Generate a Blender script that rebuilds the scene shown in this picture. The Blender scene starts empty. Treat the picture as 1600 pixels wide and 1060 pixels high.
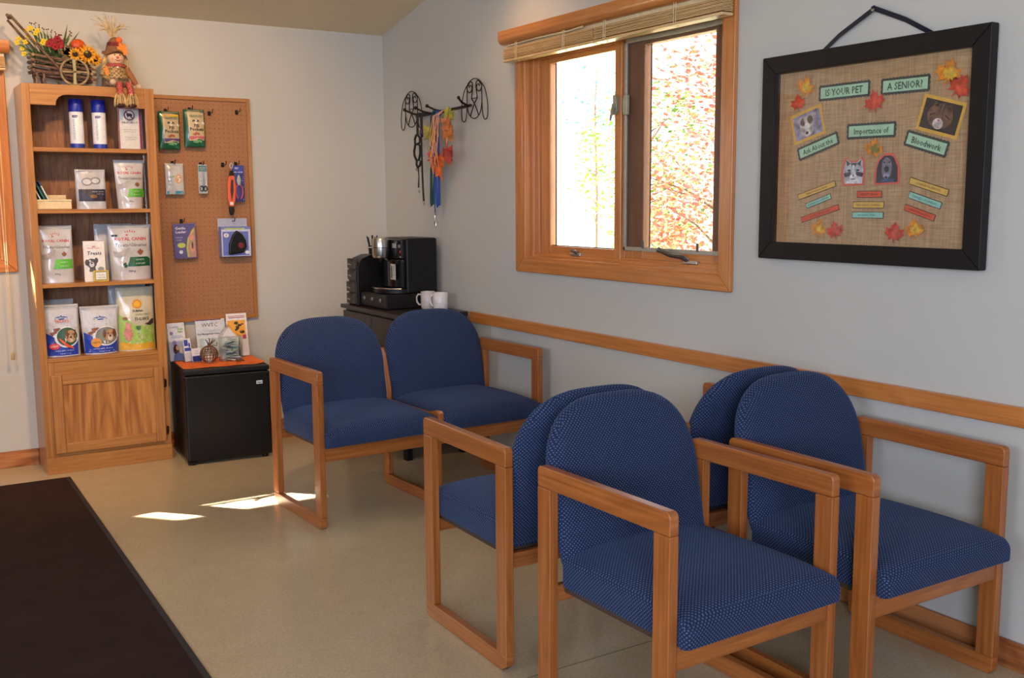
import bpy, bmesh, math, random
from mathutils import Vector, Matrix
random.seed(7)
S = bpy.context.scene
COL = S.collection
PI = math.pi
rad = math.radians

# ------------------------------------------------------------------ camera
def look(yaw, pitch, roll):
    f = Vector((-math.sin(yaw)*math.cos(pitch), math.cos(yaw)*math.cos(pitch), math.sin(pitch)))
    r = Vector((math.cos(yaw), math.sin(yaw), 0)); u = r.cross(f)
    c, s = math.cos(roll), math.sin(roll)
    r2 = r*c+u*s; u2 = u*c-r*s
    return Matrix((r2, u2, -f)).transposed()
cam = bpy.data.objects.new('camera', bpy.data.cameras.new('camera'))
COL.objects.link(cam); S.camera = cam
cam.matrix_world = Matrix.Translation((-2.6985, -5.728, 1.343)) @ look(-0.5604, -0.1344, -0.0066).to_4x4()
cam.data.sensor_width = 36; cam.data.lens = 1605.58/1600*36
cam.data.clip_start = .05; cam.data.clip_end = 300

# ------------------------------------------------------------------ colour management
S.view_settings.view_transform = 'Standard'
S.view_settings.look = 'None'
S.view_settings.gamma = 1
S.view_settings.exposure = 0.0
S.view_settings.use_curve_mapping = False

# ------------------------------------------------------------------ world, sun, lamps
W = bpy.data.worlds.new('world'); S.world = W; W.use_nodes = True
nt = W.node_tree; bg = nt.nodes['Background']
tc = nt.nodes.new('ShaderNodeTexCoord'); sep = nt.nodes.new('ShaderNodeSeparateXYZ')
rp = nt.nodes.new('ShaderNodeValToRGB')
nt.links.new(tc.outputs['Generated'], sep.inputs[0]); nt.links.new(sep.outputs['Z'], rp.inputs[0])
nt.links.new(rp.outputs[0], bg.inputs[0])
rp.color_ramp.elements[0].position = 0.0; rp.color_ramp.elements[0].color = (.97, .98, 1, 1)
rp.color_ramp.elements[1].position = .6; rp.color_ramp.elements[1].color = (.72, .84, 1, 1)
bg.inputs[1].default_value = 5.0

def light(name, kind, loc, aim, energy, color, **kw):
    d = bpy.data.lights.new(name, kind); o = bpy.data.objects.new(name, d); COL.objects.link(o)
    o.location = loc; v = Vector(aim)-Vector(loc)
    o.rotation_euler = v.to_track_quat('-Z', 'Y').to_euler()
    d.energy = energy; d.color = color
    for k, x in kw.items(): setattr(d, k, x)
    return o
SUN = Vector((.93, -1, -.89))
light('sun', 'SUN', -10*SUN, (0, 0, 0), 85, (1, .95, .88), angle=rad(.5))
# added area lamps standing in for unseen daylight; these walls hold no windows
light('rear_cool_fill', 'AREA', (-3.6, -8.2, 1.7), (-.2, -3.0, 1.0), 150, (.66, .76, 1), shape='RECTANGLE', size=2.6, size_y=1.6, spread=rad(130))
light('side_cool_fill', 'AREA', (-5.8, -4.6, 1.7), (0, -3.6, 1.0), 80, (.70, .79, 1), shape='RECTANGLE', size=2.4, size_y=1.4)
# warm recessed ceiling lamps (tungsten)
for x, y, z, ax, ay, az, e, cone in ((-.36, -1.62, 2.60, -.30, -1.62, 0, 14, 120), (-1.7, -2.5, 2.75, -1.4, 0, 1.15, 150, 74), (-2.8, -2.5, 2.75, -2.6, 0, 1.1, 110, 74)):
    light('ceiling_lamp', 'SPOT', (x, y, z), (ax, ay, az), e, (1, .60, .30), spot_size=rad(cone), spot_blend=.8, shadow_soft_size=.07)

# ------------------------------------------------------------------ materials
def lin(c): return tuple((v/255/12.92 if v/255 <= .04045 else ((v/255+.055)/1.055)**2.4) for v in c)+(1,)
class NT:
    def __init__(s, name):
        s.m = bpy.data.materials.new(name); s.m.use_nodes = True; s.t = s.m.node_tree
        s.b = s.t.nodes['Principled BSDF']
    def n(s, typ, **kw):
        x = s.t.nodes.new('ShaderNode'+typ)
        for k, v in kw.items():
            if k in x.inputs: x.inputs[k].default_value = v
            else: setattr(x, k, v)
        return x
    def l(s, a, b): s.t.links.new(a, b)
    def coord(s, which='Object', scale=(1, 1, 1)):
        t = s.n('TexCoord'); m = s.n('Mapping'); m.inputs['Scale'].default_value = scale
        s.l(t.outputs[which], m.inputs[0]); return m.outputs[0]
    def ramp(s, fac, stops):
        r = s.n('ValToRGB'); cr = r.color_ramp
        while len(cr.elements) < len(stops): cr.elements.new(.5)
        for e, (p, c) in zip(cr.elements, stops): e.position = p; e.color = lin(c)
        s.l(fac, r.inputs[0]); return r.outputs[0]
    def bump(s, h, strength, dist=.002):
        b = s.n('Bump'); b.inputs['Strength'].default_value = strength; b.inputs['Distance'].default_value = dist
        s.l(h, b.inputs['Height']); s.l(b.outputs[0], s.b.inputs['Normal'])
    def mix(s, fac, a, b, blend='MIX'):
        m = s.n('Mix', data_type='RGBA', blend_type=blend)
        for k, v in ((0, fac), (6, a), (7, b)):
            if hasattr(v, 'node'): s.l(v, m.inputs[k])
            else: m.inputs[k].default_value = v
        return m.outputs[2]
    def math(s, op, a, b=0.):
        m = s.n('Math', operation=op)
        for k, v in ((0, a), (1, b)):
            if hasattr(v, 'node'): s.l(v, m.inputs[k])
            else: m.inputs[k].default_value = v
        return m.outputs[0]
_cache = {}
def pm(c, rough=.5, metal=0., noise=.025, bump=0., bs=200., name=None, spec=.5, **kw):
    """plain procedural material: colour with a little mottling"""
    key = (c, rough, metal, noise, bump, bs, tuple(kw.items()))
    if key in _cache: return _cache[key]
    t = NT(name or 'surface'); co = t.coord()
    nz = t.n('TexNoise', Scale=bs*.3, Detail=3.); t.l(co, nz.inputs[0])
    d = tuple(max(0, v*(1-noise*2)) for v in c); u = tuple(min(255, v*(1+noise)) for v in c)
    t.l(t.ramp(nz.outputs[0], ((.3, d), (.7, u))), t.b.inputs['Base Color'])
    t.b.inputs['Roughness'].default_value = rough; t.b.inputs['Metallic'].default_value = metal
    t.b.inputs['Specular IOR Level'].default_value = spec
    if bump:
        n2 = t.n('TexNoise', Scale=bs, Detail=2.); t.l(co, n2.inputs[0]); t.bump(n2.outputs[0], bump)
    for k, v in kw.items(): t.b.inputs[k.replace('_', ' ')].default_value = v
    _cache[key] = t.m; return t.m
def wood(name, dark, light_, fine=60., along=2.2, rough=.33, cath=.5, coat=.25, contrast=(.32, .68)):
    t = NT(name); co = t.coord('UV', (along, fine, 1))
    n1 = t.n('TexNoise', Scale=1., Detail=5., Roughness=.65, Distortion=.3); t.l(co, n1.inputs[0])
    co2 = t.coord('UV', (1.1, 9, 1))
    n2 = t.n('TexNoise', Scale=1., Detail=1.5, Distortion=.8); t.l(co2, n2.inputs[0])
    rings = t.math('PINGPONG', t.math('MULTIPLY', n2.outputs[0], 14.), 1.)
    f = t.math('ADD', t.math('MULTIPLY', n1.outputs[0], 1-cath*.6), t.math('MULTIPLY', rings, cath*.6))
    t.l(t.ramp(f, ((contrast[0], dark), (contrast[1], light_))), t.b.inputs['Base Color'])
    t.b.inputs['Roughness'].default_value = rough; t.b.inputs['Coat Weight'].default_value = coat
    t.b.inputs['Coat Roughness'].default_value = .18
    t.bump(f, .12, .001)
    return t.m
M_CHAIR = wood('chair_oak', (142, 78, 32), (182, 108, 50), fine=90, cath=.22)
M_CASE = wood('bookcase_oak', (152, 98, 48), (186, 130, 70), fine=80, cath=.2)
M_PANEL = wood('oak_door_veneer', (148, 90, 42), (192, 132, 70), fine=60, along=1.2, cath=.45)
M_BACK = wood('oak_back_veneer', (112, 72, 44), (172, 118, 76), fine=140, along=12, cath=.25, rough=.5, coat=.05)
M_TRIM = wood('window_oak', (176, 106, 48), (212, 136, 70), fine=80, cath=.2, rough=.28)
M_BASE = wood('baseboard_oak', (140, 78, 40), (192, 126, 74), fine=50, cath=.6)

def wall_mat():
    t = NT('painted_drywall'); co = t.coord('Object')
    n = t.n('TexNoise', Scale=160., Detail=3.); t.l(co, n.inputs[0])
    n2 = t.n('TexNoise', Scale=1.4, Detail=2.); t.l(co, n2.inputs[0])
    t.l(t.ramp(n2.outputs[0], ((.3, (193, 190, 180)), (.7, (198, 195, 185)))), t.b.inputs['Base Color'])
    t.b.inputs['Roughness'].default_value = .62; t.bump(n.outputs[0], .08, .001)
    return t.m
M_WALL = wall_mat()
M_CEIL = pm((226, 208, 172), .8, bump=.05, name='ceiling_paint', noise=.01)

def floor_mat():
    t = NT('speckled_vinyl'); co = t.coord('Object')
    a = t.n('TexNoise', Scale=110., Detail=5., Roughness=.75); t.l(co, a.inputs[0])
    b = t.n('TexNoise', Scale=9., Detail=6., Roughness=.75); t.l(co, b.inputs[0])
    c1 = t.ramp(a.outputs[0], ((.33, (146, 130, 102)), (.66, (196, 178, 146))))
    c2 = t.ramp(b.outputs[0], ((.25, (192, 172, 138)), (.75, (208, 188, 154))))
    t.l(t.mix(.5, c1, c2), t.b.inputs['Base Color'])
    r = t.n('MapRange'); t.l(b.outputs[0], r.inputs[0]); r.inputs[3].default_value = .16; r.inputs[4].default_value = .28
    t.l(r.outputs[0], t.b.inputs['Roughness']); t.bump(b.outputs[0], .05, .002)
    return t.m
def carpet_mat():
    t = NT('mat_pile'); co = t.coord('Object')
    a = t.n('TexNoise', Scale=420., Detail=3.); t.l(co, a.inputs[0])
    b = t.n('TexNoise', Scale=9., Detail=4.); t.l(co, b.inputs[0])
    c1 = t.ramp(a.outputs[0], ((.3, (34, 22, 19)), (.7, (72, 50, 44))))
    c2 = t.ramp(b.outputs[0], ((.3, (42, 28, 25)), (.7, (60, 42, 38))))
    t.l(t.mix(.5, c1, c2), t.b.inputs['Base Color'])
    t.b.inputs['Roughness'].default_value = .95; t.b.inputs['Specular IOR Level'].default_value = .1
    t.bump(a.outputs[0], .6, .003)
    return t.m
def fabric_mat():
    t = NT('blue_woven_upholstery'); p = .0105
    tcn = t.n('TexCoord'); s = t.n('SeparateXYZ'); t.l(tcn.outputs['UV'], s.inputs[0])
    u, v = s.outputs[0], s.outputs[1]
    a = t.math('SINE', t.math('MULTIPLY', t.math('ADD', u, v), PI/p))
    b = t.math('SINE', t.math('MULTIPLY', t.math('SUBTRACT', u, v), PI/p))
    f = t.math('POWER', t.math('ABSOLUTE', t.math('MULTIPLY', a, b)), 1.5)
    n = t.n('TexNoise', Scale=300., Detail=2.); t.l(tcn.outputs['UV'], n.inputs[0])
    g = t.math('ADD', t.math('MULTIPLY', f, .8), t.math('MULTIPLY', n.outputs[0], .25))
    col = t.ramp(g, ((.18, (27, 35, 62)), (.6, (42, 56, 90)), (.95, (100, 126, 162))))
    t.l(col, t.b.inputs['Base Color']); t.b.inputs['Roughness'].default_value = .85
    t.b.inputs['Specular IOR Level'].default_value = .25
    t.b.inputs['Sheen Weight'].default_value = .2; t.b.inputs['Sheen Roughness'].default_value = .5
    t.b.inputs['Sheen Tint'].default_value = lin((130, 165, 225))
    t.bump(f, .5, .0015)
    return t.m
M_FAB = fabric_mat()
def pegboard_mat():
    t = NT('perforated_hardboard'); p = .0254
    tcn = t.n('TexCoord'); s = t.n('SeparateXYZ'); t.l(tcn.outputs['Object'], s.inputs[0])
    def cell(o): return t.math('SUBTRACT', t.math('FRACT', t.math('DIVIDE', o, p)), .5)
    cx, cz = cell(s.outputs[0]), cell(s.outputs[2])
    d = t.math('SQRT', t.math('ADD', t.math('MULTIPLY', cx, cx), t.math('MULTIPLY', cz, cz)))
    hole = t.math('LESS_THAN', d, .09)
    n = t.n('TexNoise', Scale=350., Detail=3.); t.l(tcn.outputs['Object'], n.inputs[0])
    c = t.ramp(n.outputs[0], ((.3, (146, 96, 58)), (.7, (178, 126, 82))))
    t.l(t.mix(hole, c, lin((84, 50, 28))), t.b.inputs['Base Color'])
    t.b.inputs['Roughness'].default_value = .55; t.bump(t.math('SUBTRACT', 1., hole), .5, .002)
    return t.m
def glass_mat(refl=.08, tint=(1, 1, 1, 1), rough=.0):
    t = NT('window_glass'); o = t.t.nodes['Material Output']
    tr = t.n('BsdfTransparent'); tr.inputs[0].default_value = tint
    gl = t.n('BsdfGlossy'); gl.inputs['Roughness'].default_value = rough
    fr = t.n('LayerWeight', Blend=.5); mx = t.n('MixShader')     # Schlick reflectance, same from both faces
    f = t.math('ADD', t.math('MULTIPLY', t.math('POWER', fr.outputs['Facing'], 5.), .96), refl)
    t.l(f, mx.inputs[0]); t.l(tr.outputs[0], mx.inputs[1]); t.l(gl.outputs[0], mx.inputs[2]); t.l(mx.outputs[0], o.inputs[0])
    return t.m
M_GLASS = glass_mat(.04)
M_CLEAR = glass_mat(.05, (.985, .99, .99, 1), .05)
def screen_mat():
    t = NT('insect_screen_mesh'); o = t.t.nodes['Material Output']
    tr = t.n('BsdfTransparent'); df = t.n('BsdfDiffuse'); df.inputs[0].default_value = lin((90, 85, 80))
    mx = t.n('MixShader'); mx.inputs[0].default_value = .3
    t.l(tr.outputs[0], mx.inputs[1]); t.l(df.outputs[0], mx.inputs[2]); t.l(mx.outputs[0], o.inputs[0])
    return t.m
def leaf_mat(name, stops, trans=.5):
    t = NT(name); o = t.t.nodes['Material Output']
    g = t.n('NewGeometry'); c = t.ramp(g.outputs['Random Per Island'], stops)
    d = t.n('BsdfDiffuse'); tl = t.n('BsdfTranslucent'); mx = t.n('MixShader'); mx.inputs[0].default_value = trans
    t.l(c, d.inputs[0]); t.l(c, tl.inputs[0]); t.l(d.outputs[0], mx.inputs[1]); t.l(tl.outputs[0], mx.inputs[2]); t.l(mx.outputs[0], o.inputs[0])
    return t.m
BLACK = pm((16, 15, 15), .38, spec=.35, name='black_plastic'); MATTE = pm((30, 28, 27), .6, name='matte_black')
WHITE = pm((232, 230, 226), .45, name='white_print'); METAL = pm((190, 188, 182), .28, 1., name='brushed_metal')
IRON = pm((52, 34, 30), .5, .6, name='bronze_wire'); CREAM = pm((226, 205, 160), .5, name='cream')

# ------------------------------------------------------------------ mesh builder
class MB:
    def __init__(s): s.bm = bmesh.new(); s.uv = s.bm.loops.layers.uv.new('UVMap'); s.dn = s.bm.faces.layers.int.new('uv_done')
    def _uvf(s, faces, fn):
        for f in faces:
            for l in f.loops: l[s.uv].uv = fn(l.vert.co, f.normal)
            f[s.dn] = 1
    def box(s, x0, x1, y0, y1, z0, z1, rot=None, pivot=None, grain=None):
        vs = [s.bm.verts.new((x, y, z)) for x in (x0, x1) for y in (y0, y1) for z in (z0, z1)]
        fs = [s.bm.faces.new([vs[i] for i in q]) for q in ((0, 1, 3, 2), (4, 6, 7, 5), (0, 4, 5, 1), (2, 3, 7, 6), (0, 2, 6, 4), (1, 5, 7, 3))]
        for f in fs: f.normal_update()
        d = [abs(x1-x0), abs(y1-y0), abs(z1-z0)]; g = d.index(max(d)) if grain is None else grain
        ou, ov = random.uniform(0, 40), random.uniform(0, 40)
        def fn(co, n):
            a = max(range(3), key=lambda i: abs(n[i])); o = [i for i in range(3) if i != a]
            if g in o: u = co[g]; o.remove(g); v = co[o[0]]+co[a]*.0
            else: u = co[o[0]]; v = co[o[1]]
            return (u+ou, v+ov+a*.37)
        s._uvf(fs, fn)
        if rot is not None:
            p = Vector(pivot if pivot is not None else ((x0+x1)/2, (y0+y1)/2, (z0+z1)/2))
            for v in vs: v.co = rot @ (v.co-p) + p
        return vs
    def prism(s, pts, a0, a1, axis='y', grain=0):
        """pts 2-D polygon in the two other axes, extruded from a0 to a1 along axis"""
        def P(p, a): return {'y': (p[0], a, p[1]), 'x': (a, p[0], p[1]), 'z': (p[0], p[1], a)}[axis]
        A = [s.bm.verts.new(P(p, a0)) for p in pts]; B = [s.bm.verts.new(P(p, a1)) for p in pts]
        fs = [s.bm.faces.new(A), s.bm.faces.new(B[::-1])]
        for i in range(len(pts)):
            j = (i+1) % len(pts); fs.append(s.bm.faces.new((A[j], A[i], B[i], B[j])))
        ou = random.uniform(0, 40)
        for f in fs: f.normal_update()
        def fn(co, n):
            a = max(range(3), key=lambda i: abs(n[i])); o = [i for i in range(3) if i != a]
            if grain in o: o.remove(grain); return (co[grain]+ou, co[o[0]])
            return (co[o[0]]+ou, co[o[1]])
        s._uvf(fs, fn)
        return A+B
    def loft(s, rings, cap0=True, cap1=True, closed=True):
        R = [[s.bm.verts.new(p) for p in r] for r in rings]; n = len(R[0])
        for a, b in zip(R, R[1:]):
            for i in range(n if closed else n-1):
                j = (i+1) % n; s.bm.faces.new((a[i], a[j], b[j], b[i]))
        if closed and cap0: s.bm.faces.new(R[0][::-1])
        if closed and cap1: s.bm.faces.new(R[-1])
        return R
    def tube(s, path, r, n=6, closed=False):
        path = [Vector(p) for p in path]; rings = []; prev = None; N = len(path)
        for i, p in enumerate(path):
            if closed: t = path[(i+1) % N]-path[i-1]
            else: t = path[min(i+1, N-1)]-path[max(i-1, 0)]
            t = t.normalized() if t.length > 1e-9 else Vector((0, 0, 1))
            if prev is None:
                prev = t.orthogonal().normalized()
            prev = (prev-t*prev.dot(t)); prev = prev.normalized() if prev.length > 1e-6 else t.orthogonal().normalized()
            q = t.cross(prev); rr = r[i] if isinstance(r, (list, tuple)) else r
            rings.append([p+(prev*math.cos(2*PI*k/n)+q*math.sin(2*PI*k/n))*rr for k in range(n)])
        if closed: rings.append(rings[0]); 
        s.loft(rings, not closed, not closed)
    def lathe(s, prof, c=(0, 0, 0), n=20, axis='z'):
        rings = []
        for r, h in prof:
            ring = []
            for k in range(n):
                a = 2*PI*k/n; x, y = math.cos(a)*max(r, 1e-4), math.sin(a)*max(r, 1e-4)
                p = {'z': (x, y, h), 'x': (h, x, y), 'y': (y, h, x)}[axis]
                ring.append((c[0]+p[0], c[1]+p[1], c[2]+p[2]))
            rings.append(ring)
        s.loft(rings)
    def ell(s, c, r, n=14, m=9, jitter=0):
        rings = []
        for i in range(m):
            th = PI*(i+.02)/(m-1+.04)-PI/2
            rings.append([(c[0]+r[0]*math.cos(th)*math.cos(2*PI*k/n)*(1+random.uniform(-jitter, jitter)), c[1]+r[1]*math.cos(th)*math.sin(2*PI*k/n), c[2]+r[2]*math.sin(th)) for k in range(n)])
        s.loft(rings)
    def strap(s, path, w, side=(1, 0, 0), th=.002):
        side = Vector(side).normalized(); path = [Vector(p) for p in path]; rings = []
        for i, p in enumerate(path):
            t = (path[min(i+1, len(path)-1)]-path[max(i-1, 0)]).normalized()
            sd = (side-t*side.dot(t)).normalized(); nn = t.cross(sd)*th/2; ws = sd*w/2
            rings.append([p-ws-nn, p+ws-nn, p+ws+nn, p-ws+nn])
        s.loft(rings)
    def flat(s, pts, y=0., grid=0, f=None, th=0.):
        """polygon in x,z facing -y; f(x,z) gives bulge toward the viewer"""
        vs = [s.bm.verts.new((p[0], y, p[1])) for p in pts]
        fc = s.bm.faces.new(vs); fc.normal_update()
        if fc.normal.y > 0: fc.normal_flip()
        fs = [fc]
        if grid and f:
            r = bmesh.ops.triangulate(s.bm, faces=[fc]); fs = r['faces']
            for _ in range(grid):
                es = list({e for q in fs for e in q.edges if e.calc_length() > .012})
                if not es: break
                r = bmesh.ops.subdivide_edges(s.bm, edges=es, cuts=1, use_grid_fill=True)
                seen = set(fs)
                fs = list({q for q in r['geom'] if isinstance(q, bmesh.types.BMFace)} | {q for q in fs if q.is_valid})
            vs = list({v for q in fs for v in q.verts})
        if f:
            for v in vs: v.co.y = y-f(v.co.x, v.co.z)
        return vs
    def xf(s, m): bmesh.ops.transform(s.bm, matrix=m, verts=s.bm.verts[:])
    def obj(s, name, mat, parent=None, smooth=40, bevel=0., loc=None, rot=None, uvscale=1., segs=2, subsurf=0, **props):
        bm = s.bm
        bmesh.ops.recalc_face_normals(bm, faces=bm.faces[:]) if props.pop('recalc', True) else None
        for f in bm.faces:
            if not f[s.dn]:
                a = max(range(3), key=lambda i: abs(f.normal[i])); o = [i for i in range(3) if i != a]
                for l in f.loops: l[s.uv].uv = (l.vert.co[o[0]]*uvscale, l.vert.co[o[1]]*uvscale)
        me = bpy.data.meshes.new(name); bm.to_mesh(me); bm.free()
        me.materials.append(mat)
        if smooth: me.polygons.foreach_set('use_smooth', [True]*len(me.polygons)); me.set_sharp_from_angle(angle=rad(smooth))
        o = bpy.data.objects.new(name, me); COL.objects.link(o)
        if parent: o.parent = parent
        if loc: o.location = loc
        if rot: o.rotation_euler = rot
        if bevel:
            b = o.modifiers.new('bevel', 'BEVEL'); b.width = bevel; b.segments = segs; b.limit_method = 'ANGLE'; b.angle_limit = rad(50); b.harden_normals = True
        if subsurf:
            b = o.modifiers.new('subsurf', 'SUBSURF'); b.levels = b.render_levels = subsurf
        for k, v in props.items(): o[k] = v
        return o
def thing(name, label, cat, loc=(0, 0, 0), rz=0., group=None):
    o = bpy.data.objects.new(name, None); COL.objects.link(o); o.empty_display_size = .05
    o.location = loc; o.rotation_euler = (0, 0, rz); o['label'] = label; o['category'] = cat
    if group: o['group'] = group
    return o
def bx(name, mat, parent, *d, bevel=0., grain=None, **kw):
    m = MB(); m.box(*d, grain=grain); return m.obj(name, mat, parent, bevel=bevel, **kw)
def dup(root, loc, rz, label, group=None):
    r = root.copy(); COL.objects.link(r); r.location = loc; r.rotation_euler = (0, 0, rz); r['label'] = label
    if group: r['group'] = group
    for ch in list(root.children):
        c = ch.copy(); COL.objects.link(c); c.parent = r
        for g in list(ch.children):
            d = g.copy(); COL.objects.link(d); d.parent = c
    return r
def ellpts(cx, cz, rx, rz, n=20, a0=0, a1=2*PI):
    k = n if abs(a1-a0-2*PI) < 1e-6 else n+1
    return [(cx+rx*math.cos(a0+(a1-a0)*i/n), cz+rz*math.sin(a0+(a1-a0)*i/n)) for i in range(k)]
def rect(x0, x1, z0, z1): return [(x0, z0), (x1, z0), (x1, z1), (x0, z1)]
def rotpts(pts, cx, cz, a):
    c, s = math.cos(a), math.sin(a); return [(cx+x*c-z*s, cz+x*s+z*c) for x, z in pts]
MAPLE = [(0, -.5), (.04, -.18), (.3, -.32), (.26, -.18), (.5, -.02), (.4, .04), (.44, .22), (.26, .16), (.22, .22), (.14, .1), (.19, .36), (.1, .32), (0, .5),
         (-.1, .32), (-.19, .36), (-.14, .1), (-.22, .22), (-.26, .16), (-.44, .22), (-.4, .04), (-.5, -.02), (-.26, -.18), (-.3, -.32), (-.04, -.18)]
_tx = {}
def textbm(m, body, x, z, size, y=0., f=None, align='CENTER', angle=0., bold=0., squash=1., ital=0.):
    """lettering as flat geometry, standing in x,z facing -y"""
    k = (body, bold, align)
    if k not in _tx:
        c = bpy.data.curves.new('t', 'FONT'); c.body = body; c.size = 1; c.align_x = align; c.resolution_u = 1; c.offset = bold
        o = bpy.data.objects.new('t', c); COL.objects.link(o)
        me = bpy.data.meshes.new_from_object(o.evaluated_get(bpy.context.evaluated_depsgraph_get()))
        _tx[k] = ([tuple(v.co) for v in me.vertices], [tuple(p.vertices) for p in me.polygons])
        bpy.data.objects.remove(o); bpy.data.curves.remove(c); bpy.data.meshes.remove(me)
    V, F = _tx[k]; ca, sa = math.cos(angle), math.sin(angle); vs = []
    for v in V:
        a, b = (v[0]*squash+v[1]*ital)*size, v[1]*size
        px, pz = x+a*ca-b*sa, z+a*sa+b*ca
        vs.append(m.bm.verts.new((px, y-(f(px, pz) if f else 0), pz)))
    for q in F:
        try: m.bm.faces.new([vs[i] for i in q])
        except ValueError: pass
def prints(parent, items, f=None, y0=0.):
    """flat print on a face: (name, colour or material, [shapes]); shapes are point lists or text tuples"""
    f = f or (lambda x, z: 0.); k = 0
    for it in items:
        name, mat, shapes = it[:3]; k += 1
        if isinstance(mat, tuple): mat = pm(mat, .4, name='print')
        m = MB(); y = y0-.0005*k
        for sh in shapes:
            if isinstance(sh[0], str): textbm(m, *sh[:4], y=y-.0006, f=f, **(sh[4] if len(sh) > 4 else {}))
            else: m.flat(sh, y, 3 if f(0, .05) or f(0, 0) else 0, f)
        m.obj(name, mat, parent, smooth=0, recalc=False)
def struct(o): o['kind'] = 'structure'; return o
# ------------------------------------------------------------------ room shell
def wall_with_hole(name, axis, const, out, lo, hi, z1, hole):
    """wall slab; axis 'x' runs along x at y=const, 'y' runs along y at x=const; hole (a0,a1,zb,zt)"""
    m = MB()
    def b(a0, a1, za, zb):
        if axis == 'x': m.box(a0, a1, min(const, const+out), max(const, const+out), za, zb)
        else: m.box(min(const, const+out), max(const, const+out), a0, a1, za, zb)
    if hole:
        h0, h1, zb, zt = hole
        b(lo, h0, 0, z1); b(h1, hi, 0, z1); b(h0, h1, 0, zb); b(h0, h1, zt, z1)
    else: b(lo, hi, 0, z1)
    return struct(m.obj(name, M_WALL, smooth=0))
WZ0, WZ1 = 1.03, 2.08
bx('floor', floor_mat(), None, -6.2, .2, -8.6, .2, -.12, 0, smooth=0, kind='structure')
wall_with_hole('wall_back', 'x', 0, .16, -6.2, .16, 2.45, (-2.785-.70, -2.785+.70, WZ0, WZ1))
wall_with_hole('wall_right', 'y', 0, .16, -8.6, 0, 3.3, (-2.23-.70, -2.23+.70, WZ0, WZ1))
wall_with_hole('wall_left', 'y', -6, -.16, -8.6, 0, 3.3, None)
wall_with_hole('wall_rear', 'x', -8.4, -.16, -6.2, .16, 3.3, None)
m = MB(); sl = .203
m.prism([(1.0, 2.315-sl*1.0), (0, 2.315), (-4.2, 2.315+sl*4.2), (-8.7, 2.315+sl*4.2), (-8.7, 3.35), (-4.2, 3.36), (1.0, 2.45-sl*1.0+.1)], -6.3, .9, axis='x')
m.obj('ceiling', M_CEIL, smooth=0, kind='structure')
# baseboards and chair rail
def trim(name, mat, *d): m = MB(); m.box(*d); return m.obj(name, mat, bevel=.003, kind='structure')
trim('baseboard_back', M_BASE, -6, -2.0135, -.014, 0, 0, .084)
trim('baseboard_back', M_BASE, -1.38, -.0, -.014, 0, 0, .084)
trim('baseboard_right', M_BASE, -.014, 0, -8.3, -.0, 0, .084)
trim('baseboard_left', M_BASE, -6, -5.986, -8.3, -.02, 0, .084)
trim('trim_1', M_TRIM, -.02, 0, -8.3, -1.035, .706, .7625)
# faint welded seam in the sheet vinyl
bx('trim_2', pm((122, 104, 76), .4), None, -6, 0, -3.4145, -3.4115, 0, .0006, smooth=0, kind='structure')
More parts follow.
